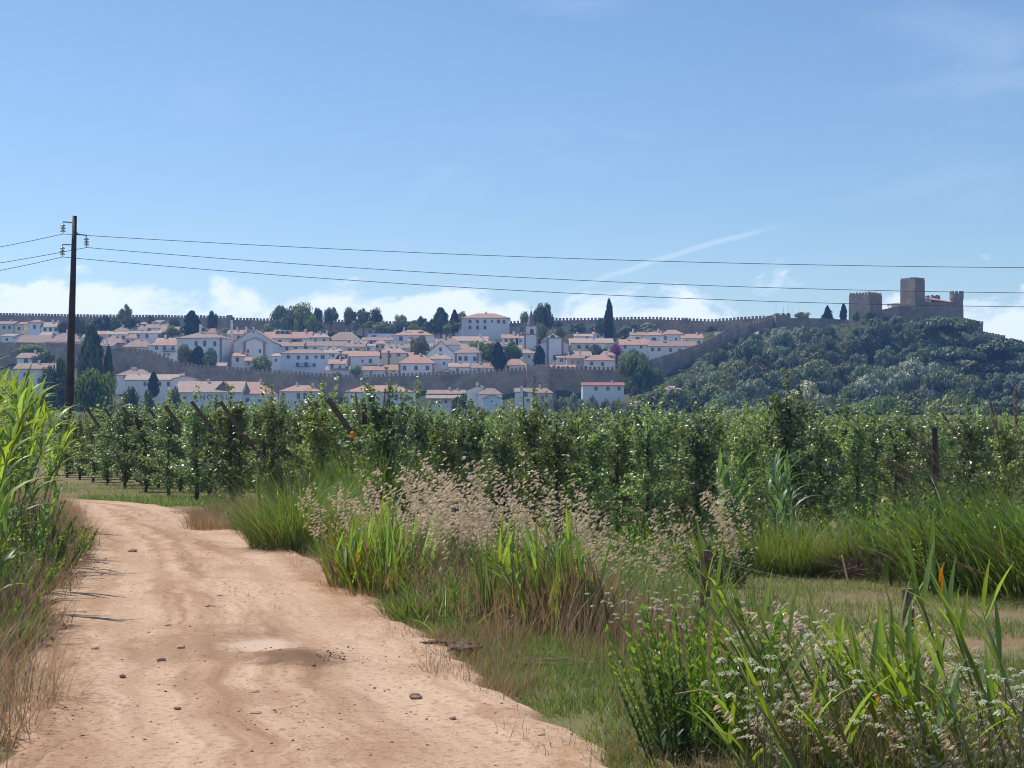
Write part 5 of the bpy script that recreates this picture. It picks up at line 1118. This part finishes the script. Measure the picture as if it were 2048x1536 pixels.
clump('plumed_grass_clump', at(2010, 20.), 20., 1.9, 1.25, 1000, .024, .42, 1.15, 'grass', 'big plumed grass clump at the right edge', plumes=[(-.55,2.15,-.75,.55),(-.3,2.35,-.55,.55),(.05,2.5,-.25,.5),(-.65,1.75,-.95,.5),(-.5,1.55,-1.0,.5),(.2,2.7,-.05,.5),(-.4,1.95,-.9,.5),(-.2,1.7,-1.1,.5)], dry=800, wind=LEFTW)
clump('plumed_grass_clump', at(2090, 18.5), 18.5, 2.0, .9, 700, .024, .42, 1.0, 'grass', 'grass clump half outside the right edge', dry=150, wind=LEFTW)
clump('grass_clump', at(1905, 21.2), 21.2, 1.05, .9, 700, .022, .45, 1.1, 'grass', 'dense green grass left of the big plumed clump', dry=150)
clump('grass_clump', at(1800, 22.), 22., 1.15, .9, 600, .022, .45, 1.0, 'grass', 'yellow green grass clump behind the green shrubs', dry=250)
clump('grass_clump', at(1990, 19.5), 19.5, .7, .85, 800, .018, .5, 1.0, 'grass', 'low bright grass patch at the right edge behind the fence', dry=80)
clump('grass_clump', at(1385, 22.5), 22.5, .62, .55, 700, .010, .45, .8, 'grass', 'small green grass clump under the front pear trees', dry=80)
clump('grass_clump', at(5, 11.4), 11.4, .42, .22, 260, .012, .5, .7, 'grass', 'small bright grass tuft at the left edge of the photo', dry=120)
clump('grass_clump', at(840, 13.6), 13.6, .36, .35, 500, .010, .5, .8, 'grass', 'low green grass tuft on the verge before the reed bed', dry=60)
for i in range(26):
    Y = random.uniform(26.5, 31); clump('dry_tussock', at(random.uniform(400, 520), Y), Y, random.uniform(.3, .5), .3, 220, .008, .5, .7, 'dry', 'brown dry tussock by the road bend before the orchard', seg=4).__setitem__('group', 'dry tussocks at the bend')
# ------------------------------------------------------------------ canes with single leaves
def reed_leaf(seed, L, W, lean, bend):
    r = random.Random(seed); seg = 7; V = []; Fc = []; x = z = 0.; 
    for i in range(seg+1):
        t_ = i/seg; w_ = W*(.55+.9*t_ if t_ < .4 else .91)*(1 if t_ < .4 else max(.03, (1-(t_-.4)/.6)**.8)); k = r.uniform(-.002, .002)
        V += [(x, -w_/2, z+w_*.18), (x, k, z), (x, w_/2, z+w_*.18)]; th = lean+bend*t_**1.3; x += math.sin(th)*L/seg; z += math.cos(th)*L/seg
    for i in range(seg):
        a = i*3; Fc += [(a, a+3, a+4, a+1), (a+1, a+4, a+5, a+2)]
    return V, Fc
LEAVES = {}
def leafset(key, mat, L, W, specs):
    LEAVES[key] = [mesh('leaf', *reed_leaf(i+hash(key) % 7, L*k, W, a, b_), True, MT[mat]) for i, (k, a, b_) in enumerate(specs)]
leafset('giant', 'reed', .72, .074, [(1, .5, 1.2), (.9, .4, 1.7), (1.1, .6, 1.5), (.8, .35, .9), (1, .7, 2.0)])
leafset('glauc', 'reedblue', .70, .074, [(1, .5, 1.3), (.9, .4, 1.8), (1.1, .6, 1.6), (.8, .35, 1.0)])
leafset('near', 'reed', .37, .034, [(1, .62, .30), (1.15, .72, .5), (.9, .5, .2), (1, .8, .8)])
leafset('nearyel', 'reedyel', .30, .030, [(1, .5, .6), (.9, .6, .9)])
def cane(X, Y, h, leanx, leany, key, label, group, nl, lsc=1., alt=None, windaz=None, first=.25, spread=1.0, yel=0.):
    z = gz(X, Y); root = empty('reed', (X, Y, z)); pts = []
    for i in range(6): t_ = i/5; pts.append(Vector((leanx*t_**1.6, leany*t_**1.6, -.03+h*.86*t_)))
    MB().tube(pts, [.011*lsc*(1-.65*i/5) for i in range(6)], 6).obj('cane', MT['cane'], root, True); a0 = random.uniform(0, 6.28)
    for k in range(nl):
        t_ = first+(1-first)*(k+.5)/nl; i = min(4, int(t_*5)); p_ = pts[i].lerp(pts[i+1], t_*5-i)
        a = a0+k*math.pi+random.uniform(-.5, .5)*spread
        if windaz is not None and random.random() < .7: a = windaz+random.uniform(-.8, .8)
        ky = key if (alt is None or random.random() > .35) else alt
        if random.random() < yel: ky = 'nearyel'
        lf = link('leaf', random.choice(LEAVES[ky]), root); lf.location = p_; lf.rotation_euler = (random.uniform(-.25, .25), -.25*t_, a); s = lsc*random.uniform(.75, 1.15)*(1.05-.35*abs(t_-.55)); lf.scale = (s, s, s)
    top = link('leaf', LEAVES[key][3 if key != 'near' else 2], root); top.location = pts[-1]; top.rotation_euler = (0, -.35, a0); top.scale = (lsc*.9,)*3
    tag(root, label, 'reed', group); return root
random.seed(31)
for i in range(10):
    Y = random.uniform(13, 24); q_ = random.uniform(.35, .9); cane(float(ledge(Y))-q_, Y, random.uniform(.7, 1.3), random.uniform(-.1, .35), random.uniform(-.2, .1), 'giant', 'short young giant reed in the dry grass at the left road edge', 'young reeds on the left', 9, .8, 'glauc', 0.2 if random.random() < .4 else None, .15)
for i in range(72):
    Y = random.uniform(12.0, 27.5); q_ = random.uniform(.55, 1.9); X = float(ledge(Y))-q_; h = random.uniform(1.5, 2.1)+.55*min(1.6, q_-.4)+(.25 if Y < 19 else 0)
    cane(X, Y, h, random.uniform(.1, .5), random.uniform(-.3, .2), 'giant', 'giant reed with broad arching leaves at the left edge of the road', 'giant reeds on the left', 13, .95, 'glauc', 0.2 if random.random() < .5 else None, .42)
for i in range(16):
    Y = random.uniform(23.5, 26.5); X = xpx(random.uniform(1440, 1600), Y); cane(X, Y, random.uniform(1.0, 1.75), random.uniform(-.3, .1), 0, 'glauc', 'glaucous giant reed in front of the orchard right of centre', 'glaucous reeds before the orchard', 11, 1.0, None, None, .2)
for i in range(34):
    k = i % 2; Y = random.uniform(15.3, 16.9) if k == 0 else random.uniform(11.9, 13.0); xx = random.uniform(690, 850) if k == 0 else random.uniform(1030, 1200)
    if not k: xx = random.choice([random.gauss(715, 18), random.gauss(805, 28)])
    cane(xpx(xx, Y), Y, random.uniform(.55, .98), random.uniform(-.28, .1), random.uniform(-.1, .1), 'near', ('leafy reed in the bright green roadside tufts' if k == 0 else 'leafy reed in the mixed reed bed right of the oats'), ('reeds of the roadside tufts' if k == 0 else 'reeds of the mixed bed'), 9, 1.0, None, math.pi if random.random() < .5 else None, .15, 1., .04)
NEAR = [(1572,7.4,1.12,-.42),(1600,7.2,.98,-.36),(1545,7.7,.92,-.36),(1640,7.0,.85,-.28),(1680,7.3,.74,-.25),(1930,6.9,1.18,-.22),(1985,7.2,1.30,-.30),(2030,6.7,1.05,-.30),(1895,7.3,.92,-.25),(1850,6.8,.72,-.20),(1790,6.9,.60,-.18),(1760,7.4,.62,-.20),(1720,6.6,.62,-.2),
        (1830,7.8,.70,-.2),(1960,6.5,.62,-.15),(1690,6.5,.42,-.15),(1905,6.4,.5,-.15),(1610,6.7,.45,-.15),(2060,7.4,1.1,-.25),(1750,8.2,.6,-.2),(1655,8.1,.7,-.25),(1500,6.75,.25,-.1),(1880,8.3,.85,-.25),(2010,8.0,.9,-.25)]
for i in range(26): NEAR.append((random.uniform(1500, 2090), random.uniform(6.2, 8.6), random.uniform(.4, .8), -random.uniform(.12, .3)))
for x, Y, h, ln in NEAR:
    big = h > .9; cane(xpx(x, Y), Y, h, ln, random.uniform(-.08, .05), 'near', 'tall wind-bent reed rising over the white flowers at the lower right' if big else 'short reed shoot among the white flowers at the lower right', 'tall reeds at the lower right' if big else 'short reeds at the lower right', 11 if big else 7, 1.0, None, math.pi+.1, .22 if big else .1, 1., .07)
# ------------------------------------------------------------------ wild oats
def oats(name, label, X, Y, hr, spk, size, lean, seed):
    r = np.random.default_rng(seed); n = len(X); P = ground_pts(X, Y); h = r.uniform(*hr, n); az_ = math.pi+r.normal(size=n)*.35; seg = 6
    ln = r.uniform(lean*.5, lean*1.5, n); bd = r.uniform(.1, .5, n)
    V, Fc = blades(P, h, .0045, az_, ln, bd, seg, r, 3.0); Vs = V.reshape(n, seg+1, 2, 3).mean(2); root = empty(name, (0, 0, 0))
    link('stalks', mesh('stalks', V, Fc, False, MT['straw']), root)['kind'] = 'stuff'
    t_ = r.uniform(.48, 1.0, (n, spk)); f = t_*seg; i = np.minimum(f.astype(int), seg-1); fr = (f-i)[..., None]; ii = np.arange(n)[:, None]
    c = Vs[ii, i]*(1-fr)+Vs[ii, i+1]*fr; off = r.normal(size=(n, spk, 3))*np.array([.030, .030, .02])*(1.25-t_[..., None])*2*size/.045; off[..., 2] -= .02; c = (c+off).reshape(-1, 3); m_ = len(c)
    d = np.stack([-.75+r.normal(size=m_)*.35, r.normal(size=m_)*.35, -.45+r.normal(size=m_)*.35], 1); d /= np.linalg.norm(d, axis=1, keepdims=True)
    s = np.cross(d, r.normal(size=(m_, 3))); s /= np.linalg.norm(s, axis=1, keepdims=True); L = (size*r.uniform(.7, 1.25, m_))[:, None]; W = L*.20
    s2 = np.cross(d, s); VV = np.stack([c-d*L*.5, c-s*W+d*L*-.1, c+d*L*.5, c+s*W-d*L*.1, c-d*L*.5, c-s2*W-d*L*.1, c+d*L*.55, c+s2*W-d*L*.1], 1).reshape(-1, 3)
    b = np.arange(m_)[:, None]*8; FF = np.concatenate([b+np.array([[0, 1, 2, 3]]), b+np.array([[4, 5, 6, 7]])], 0)
    link('spikelets', mesh('spikelets', VV, FF, False, MT['oat']), root)['kind'] = 'stuff'
    tag(root, label, 'wild oats', kind='stuff'); return root
def spx(n, x0, x1, y0, y1): Y = rng.uniform(y0, y1, n); return (rng.uniform(x0, x1, n)-CX)/F*Y, Y
X, Y = spx(150, 900, 1290, 13.3, 19); oats('wild_oats', 'broad pale stand of ripe wild oats in the centre of the bank', X, Y, (1.0, 1.78), 26, .050, .34, 1)
X, Y = spx(70, 860, 1010, 18, 22); oats('wild_oats', 'thin pale oats behind the two roadside reed tufts', X, Y, (.9, 1.5), 30, .05, .2, 2)
X, Y = spx(60, 655, 860, 17.5, 20); oats('wild_oats', 'sparse pale oats between the grass clump and reed tufts', X, Y, (.7, 1.2), 26, .045, .2, 3)
X, Y = spx(14, 1455, 1540, 17.5, 19); oats('wild_oats', 'narrow column of pale oats left of the arching grass', X, Y, (1.1, 1.6), 34, .05, .18, 4)
X, Y = spx(22, 1290, 1430, 16, 20); oats('wild_oats', 'scattered oats left of the fence post', X, Y, (.7, 1.35), 26, .048, .2, 5)
X, Y = spx(40, 1600, 2060, 7.6, 9.2); oats('wild_oats', 'close large-grained oats in front of the dark topped fence post', X, Y, (.65, .98), 26, .045, .3, 6)
X, Y = spx(70, 1560, 2090, 6.3, 7.8); oats('wild_oats', 'straw oats between the white flowers at the lower right', X, Y, (.3, .62), 18, .035, .3, 7)
# ------------------------------------------------------------------ leafy weeds and shrubs
def weed_shoot(seed, h, L, W, n, mat):
    r = np.random.default_rng(seed); t_ = np.linspace(.12, 1, n); a = np.arange(n)*2.4+r.normal(size=n)*.3; bx = r.normal()*.05; P = np.stack([bx*t_**2, 0*t_, t_*h], 1)
    V, Fc = blades(P, L*(1.15-.75*t_)*r.uniform(.8, 1.2, n), W, a, .85-.5*t_+r.normal(size=n)*.1, .35+0*t_, 3, r, 2.0)
    s = MB().tube([(0,0,0),(bx*.25,0,h*.5),(bx,0,h)], [.006,.005,.002], 5); b = len(V)
    V = np.concatenate([V, np.array(s.v)]); return mesh('shoot', V.tolist(), Fc.tolist()+[tuple(b+i for i in f) for f in s.f], False, MT[mat])
def bush(name, X, Y, h, rad, n, L, W, nl, mat, label, cat='bush', group=None, tilt=.35, protos=4, rad_y=None):
    z = gz(X, Y); root = empty(name, (X, Y, z)); pr = [weed_shoot(int(abs(X*77+Y*31))+i, h, L, W, nl, mat) for i in range(protos)]
    for k in range(n):
        a = random.uniform(0, 6.28); q_ = math.sqrt(random.random()); s_ = link('shoot', random.choice(pr), root); s_.location = (math.cos(a)*q_*rad, math.sin(a)*q_*(rad_y or rad), -.02); s_.rotation_euler = (random.uniform(-tilt, tilt)*q_-math.sin(a)*tilt*q_*.7, math.cos(a)*tilt*q_, random.uniform(0, 6.28) if tilt < .2 else 0); k_ = random.uniform(.6, 1.08); s_.scale = (k_, k_, k_)
    tag(root, label, cat, group); return root
random.seed(17)
bush('leafy_bush', xpx(1405, 7.6), 7.6, .70, .24, 60, .080, .021, 40, 'weed', 'bright green leafy bush beside the verge at lower right', tilt=.48, protos=7)
bush('leafy_bush', xpx(1360, 7.3), 7.3, .50, .16, 18, .075, .018, 36, 'shrubdark', 'dark low bush under the bright leafy bush', tilt=.4)
for i, (x, Y, h, rd, l) in enumerate(((1740,22.0,1.05,.45,'left one of the yellow green shrubs before the orchard'), (1790,22.2,1.0,.4,'middle one of the yellow green shrubs before the orchard'), (1850,21.6,1.1,.5,'dark green shrub above the dark brush hollow'), (1295,22.8,.7,.35,'small leafy shrub under the front pear trees left of centre'), (1440,20.0,.55,.3,'small shrub right of the front pear trunks'))):
    bush('field_shrub', xpx(x, Y), Y, h, rd, 30, .12, .03, 40, 'weed' if i in (0, 1, 3) else 'shrubdark', l, 'shrub', tilt=.4)
bush('fennel_bush', xpx(1800, 20.2), 20.2, .42, .35, 30, .14, .006, 90, 'grass', 'feathery low fennel bush in front of the dark brush hollow', tilt=.5)
for i, (x, Y, h, l) in enumerate(((60,19.5,.85,'upper green weed on the left verge'), (35,16.8,.75,'green weed on the left verge under the reeds'), (105,18.8,.62,'low green weed nearest the left road edge'), (75,17.2,.70,'bushy green weed in the dry grass on the left verge'), (135,21.5,.55,'small dark weed leaning over the left road edge'), (15,12.0,.45,'leafy weed at the left edge below the dry grass'), (90,24.5,.8,'green weed behind the dry grass at the left'), (20,14.6,.6,'green weed low at the left photo edge'))):
    bush('verge_weed', xpx(x, Y), Y, h*.8, .34, 24, .085, .024, 26, 'weed' if i % 3 else 'shrubdark', l, 'weed', tilt=.5)
for i in range(12):
    Y = random.uniform(18.8, 21.5); bush('edge_weed', xpx(random.uniform(1840, 2080), Y), Y, random.uniform(.6, 1.3), random.uniform(.3, .5), 18, .13, .032, 32, random.choice(['weed', 'shrubdark', 'weed']), 'leafy weed growing through the grass at the right edge', 'weed', 'weeds at the right edge', tilt=.5, protos=3)
for i in range(16):
    Y = random.uniform(22.2, 25.5); bush('rank_weed', xpx(random.uniform(1240, 2060), Y), Y, random.uniform(.55, 1.15), random.uniform(.25, .5), 18, .13, .032, 30, random.choice(['weed', 'shrubdark', 'shrubdark']), 'leafy rank weed at the foot of the front orchard row', 'weed', 'rank weeds along the orchard', tilt=.5, protos=3)
for i in range(14):
    Y = random.uniform(12.5, 24); bush('bank_weed', float(redge(Y))+random.uniform(.5, 2.0), Y, random.uniform(.3, .7), random.uniform(.2, .35), 14, .09, .022, 26, random.choice(['weed', 'shrubdark']), 'small leafy weed in the roadside tangle', 'weed', 'small weeds of the road bank', tilt=.5, protos=3)
# dark brush hollow: tangle of dead twigs
def brush(X, Y, rad, h, n, label, mat='shutter'):
    z = gz(X, Y); r = random.Random(n); b = MB()
    for k in range(n):
        a = r.uniform(0, 6.28); q_ = rad*math.sqrt(r.random()); p_ = Vector((math.cos(a)*q_, math.sin(a)*q_*.6, r.uniform(-.02, h*.4))); d = Vector((r.uniform(-1, 1), r.uniform(-.6, .6), r.uniform(-.1, .7))).normalized()*r.uniform(.2, .6); b.tube([p_, p_+d*.5+Vector((0, 0, .03)), p_+d], [.006, .005, .002], 4)
    o = b.obj('brush_heap', MT[mat]); o.location = (X, Y, z); tag(o, label, 'brush')
brush(xpx(1770, 20.8), 20.8, .75, .6, 420, 'dark heap of dead brush below the green shrubs')
brush(xpx(950, 15.4), 15.4, .45, .5, 200, 'dark dead twigs in the middle of the oats', 'post')
brush(xpx(1900, 20.4), 20.4, .6, .4, 240, 'dark dead twigs at the right under the big plumed grass')
o = MB().tube([(0,0,0),(-.09,0,.40)], [.016,.012], 6).obj('dry_stick', MT['oat']); o.location = (xpx(1697, 20.3), 20.3, gz(xpx(1697, 20.3), 20.3)-.02); tag(o, 'bare pale stick standing left of the dark brush heap', 'stick')
a_ = px(1580, 1425, 7.0); b__ = px(1350, 1388, 7.1); o = MB().tube([(a_.x, a_.y, gz(a_.x, a_.y)), tuple(a_), tuple(px(1470, 1392, 7.02)), tuple(px(1400, 1380, 7.06)), tuple(b__)], [.006, .005, .004, .004, .003], 6)
o = o.obj('dry_stalk', MT['straw'], None, True); tag(o, 'pale bent dry stalk lying across the leafy bush', 'stalk')
# ------------------------------------------------------------------ white umbel flowers
def umbel_plant(seed):
    r = random.Random(seed); rn = np.random.default_rng(seed); root = empty('umbel_flower'); h = r.uniform(.34, .52); b = MB(); heads = []
    b.tube([(0,0,-.02),(r.uniform(-.02,.02),0,h*.5),(r.uniform(-.05,.03),0,h)], [.0035,.003,.002], 4); heads.append((b.v[-1][0], 0, h))
    for k in range(r.randint(3, 5)):
        z = h*r.uniform(.35, .8); a = r.uniform(0, 6.28); q_ = r.uniform(.06, .15); e = (math.cos(a)*q_, math.sin(a)*q_, z+q_*1.3); b.tube([(0,0,z),(e[0]*.6,e[1]*.6,z+q_*.6),e], [.0025,.002,.0018], 4); heads.append(e)
    b.obj('stem', MT['stem'], root)
    for hx, hy, hz in heads:
        n = 34; a = rn.uniform(0, 6.28, n); R_ = r.uniform(.016, .028); q_ = np.sqrt(rn.uniform(0, 1, n))*R_; P = np.stack([hx+np.cos(a)*q_, hy+np.sin(a)*q_, hz+.012-(q_/R_)**2*.010+rn.uniform(-.003, .003, n)], 1)
        N = np.stack([np.cos(a)*q_/R_, np.sin(a)*q_/R_, 1.+0*a], 1)+rn.normal(size=(n, 3))*.35; V, Fc = leaf_quads(P, N, .0058, rn); link('flower_head', mesh('flower_head', V, Fc, False, MT['umbel']), root)
    n = 26; P = np.zeros((n, 3)); P[:, 2] = rn.uniform(.02, h*.7, n); V, Fc = blades(P, rn.uniform(.04, .10, n), .004, rn.uniform(0, 6.28, n), rn.uniform(.4, 1.0, n), rn.uniform(0, .6, n), 2, rn); link('foliage', mesh('foliage', V, Fc, False, MT['grass']), root)
    return root
UPR = [umbel_plant(i) for i in range(6)]; first = {}
UL = [('white umbel flower plant in the flowery corner at lower right', 'white umbels at the lower right'), ('pale umbel flower plant on the bank left of the leafy bush', 'pale umbels on the bank')]
SP = []
for i in range(56):
    Y = 6.2+3.2*random.random()**1.1; SP.append((xpx(random.uniform(1500+(Y-6.2)*-25, 2080), Y), Y, 0))
for i in range(18):
    Y = random.uniform(9.5, 14); SP.append((xpx(random.uniform(1190, 1420), Y), Y, 1))
for i, (X, Y, k) in enumerate(SP):
    o = UPR[i] if i < 6 else copy_tree(UPR[i % 6]); o.location = (X, Y, gz(X, Y)); o.rotation_euler.z = random.uniform(0, 6.28); s = random.uniform(.75, 1.3); o.scale = (s, s, s); tag(o, UL[k][0], 'flower', UL[k][1])
# ------------------------------------------------------------------ wire fence
def fence():
    A = Vector((1.73, 13.4, 0)); B = Vector((2.94, 11.0, 0)); st = B-A; pts = [A+st*k for k in (-4, -3, -2, -1, 0, 1, 2)]; root = empty('wire_fence', (A.x, A.y, gz(A.x, A.y))); o = Vector(root.location); tops = []
    for i, q_ in enumerate(pts):
        z = gz(q_.x, q_.y); zt = z+(.90 if i < 5 else .86); p_ = Vector((q_.x, q_.y, z))-o; lean = random.uniform(-.03, .03)
        MB().tube([p_+Vector((0,0,-.1)), p_+Vector((lean*.5,0,.45)), p_+Vector((lean,0,zt-z))], [.052,.050,.047], 12).obj('post', MT['postd'], root); tops.append(p_+Vector((lean, -.05, zt-z)))
    for dz in (-.07, -.34, -.6):
        b = MB()
        for a, c in zip(tops[:-1], tops[1:]): b.tube(para(a+Vector((0,0,dz)), c+Vector((0,0,dz)), .025, 8), .0013, 4)
        b.obj('wire', MT['fwire'], root)
    tag(root, 'low wire fence with weathered round posts along the right bank', 'fence')
fence()
# ------------------------------------------------------------------ stones, clods, gravel
for i, (x, y, r_) in enumerate(((832,1396,.035),(905,1440,.018),(1080,1475,.022),(362,1298,.030),(335,1255,.028),(418,1217,.050),(412,1258,.035),(512,1432,.032),(190,1300,.028),(245,1355,.022),(265,1103,.055),(322,1322,.030),(440,1195,.03),(355,1420,.02),(565,1465,.02),(510,1390,.03))):
    X, Y = gp(x, y); rock('road_stone', X, Y, .012, r_*1.2, r_, r_*.62, i*2.3, 'small reddish stone lying loose on the dirt road', 'stone', 'loose stones on the road', 'pebble', 2)
X, Y = gp(930, 1305); rock('soil_clod', X, Y, .02, .13, .10, .055, 50., 'crumbly clod of soil at the right road edge', 'clod', None, 'clod')
X, Y = gp(1075, 1335); rock('soil_ridge', X+.12, Y, .01, .30, .09, .05, 60., 'dark elongated ridge of soil in the verge grass', 'clod', None, 'clod')
X, Y = gp(880, 1290); rock('soil_clod', X, Y, .0, .16, .09, .035, 55., 'flat crumbly soil patch where the verge grass begins', 'clod', None, 'clod')
ico = np.array([(0,0,1),(.894,0,.447),(.276,.851,.447),(-.724,.526,.447),(-.724,-.526,.447),(.276,-.851,.447),(.724,.526,-.447),(-.276,.851,-.447),(-.894,0,-.447),(-.276,-.851,-.447),(.724,-.526,-.447),(0,0,-1)])
icf = np.array([(0,1,2),(0,2,3),(0,3,4),(0,4,5),(0,5,1),(1,6,2),(2,7,3),(3,8,4),(4,9,5),(5,10,1),(6,7,2),(7,8,3),(8,9,4),(9,10,5),(10,6,1),(6,11,7),(7,11,8),(8,11,9),(9,11,10),(10,11,6)])
n = 17000; ri = (rng.uniform(0, 1, n)**1.7*len(q)*.8).astype(int); ci = rng.integers(2, NA-2, n)
keep = np.array([mnoise.noise((a*1.1, b*.8, 3.3)) for a, b in zip(RXX[ri, ci], RYY[ri, ci])])+rng.uniform(-.30, .30, n) > .05; ri, ci = ri[keep], ci[keep]; n = len(ri)
c = np.stack([RXX[ri, ci]+rng.uniform(-.03, .03, n), RYY[ri, ci]+rng.uniform(-.03, .03, n), RZ[ri, ci]+.001], 1); s = .0022+.010*rng.uniform(0, 1, n)**6
V = c[:, None]+ico[None]*(s[:, None]*rng.uniform(.6, 1.3, (n, 12)))[..., None]*np.array([1, 1, .6]); Fc = (np.arange(n)[:, None, None]*12+icf[None]).reshape(-1, 3)
tag(link('gravel', mesh('gravel', V.reshape(-1, 3), Fc, False, MT['gravel'])), 'loose gravel scattered over the dirt road', 'gravel', kind='stuff')
n = 420; c = np.stack([-1.52+rng.normal(size=n)*.15, 10.62+rng.normal(size=n)*.17, np.full(n, .03)], 1); s = .003+.010*rng.uniform(0, 1, n)**4
V = c[:, None]+ico[None]*(s[:, None]*rng.uniform(.55, 1.35, (n, 12)))[..., None]*np.array([1, 1, .7]); Fc = (np.arange(n)[:, None, None]*12+icf[None]).reshape(-1, 3)
tag(link('damp_crumbs', mesh('damp_crumbs', V.reshape(-1, 3), Fc, False, plain('damp_soil', (.17, .10, .062), .95, .4, 20))), 'dark damp soil crumbs heaped in the middle of the road', 'soil', kind='stuff')
# low scrub that covers the castle hillside and the slope under the upper wall
n = 46000; Y = rng.uniform(395, 556, n); X = (rng.uniform(1290, 2170, n)-CX)/F*Y; k = rng.uniform(0, 1, n) < .8; X, Y = X[k], Y[k]
pyy = HZ-(ground_z(X, Y)-CAMH)/Y*F; sk = np.interp(CX+X/Y*F, [1300, 1350, 1400, 1450, 1500, 1560, 1640, 1720, 1800, 1860, 1930, 1970, 2048, 2150], [775, 745, 722, 694, 672, 655, 655, 648, 645, 645, 645, 660, 690, 715]); k = pyy > sk; X, Y = thin(X[k], Y[k], .09, -.22, 41.)
P = ground_pts(X, Y, .25); P[:, 2] += rng.uniform(0, .9, len(X)); V, Fc = leaf_quads(P, rng.normal(size=P.shape)+np.array([0, 0, .8]), rng.uniform(.25, .6, len(X)), rng)
tag(link('hillside_scrub', mesh('hillside_scrub', V, Fc, False, MT['oak'])), 'low dark scrub covering the castle hillside between the trees', 'scrub', kind='stuff')
n = 26000; Y = rng.uniform(540, 622, n); X = (rng.uniform(-40, 1520, n)-CX)/F*Y; pyy = HZ-(ground_z(X, Y)-CAMH)/Y*F; k = pyy < 672; X, Y = thin(X[k], Y[k], .06, -.1, 43.)
P = ground_pts(X, Y, .2); P[:, 2] += rng.uniform(0, 1.0, len(X)); V, Fc = leaf_quads(P, rng.normal(size=P.shape)+np.array([0, 0, .8]), rng.uniform(.25, .6, len(X)), rng)
tag(link('garden_scrub', mesh('garden_scrub', V, Fc, False, MT['olive'])), 'low scrub on the slope under the upper wall', 'scrub', kind='stuff')
# ------------------------------------------------------------------ haze: pale air between here and the town
hz = MB().box(-1560, 1560, -220, 2300, -8, 66).mesh('haze'); m = bpy.data.materials.new('haze_air'); m.use_nodes = True; t = m.node_tree; t.nodes.clear()
ou = t.nodes.new('ShaderNodeOutputMaterial'); pv = t.nodes.new('ShaderNodeVolumePrincipled'); pv.inputs['Color'].default_value = (.22, .46, 1, 1); pv.inputs['Density'].default_value = .00024; pv.inputs['Anisotropy'].default_value = .2
t.links.new(pv.outputs[0], ou.inputs['Volume']); hz.materials.append(m); tag(link('haze', hz), kind='stuff')
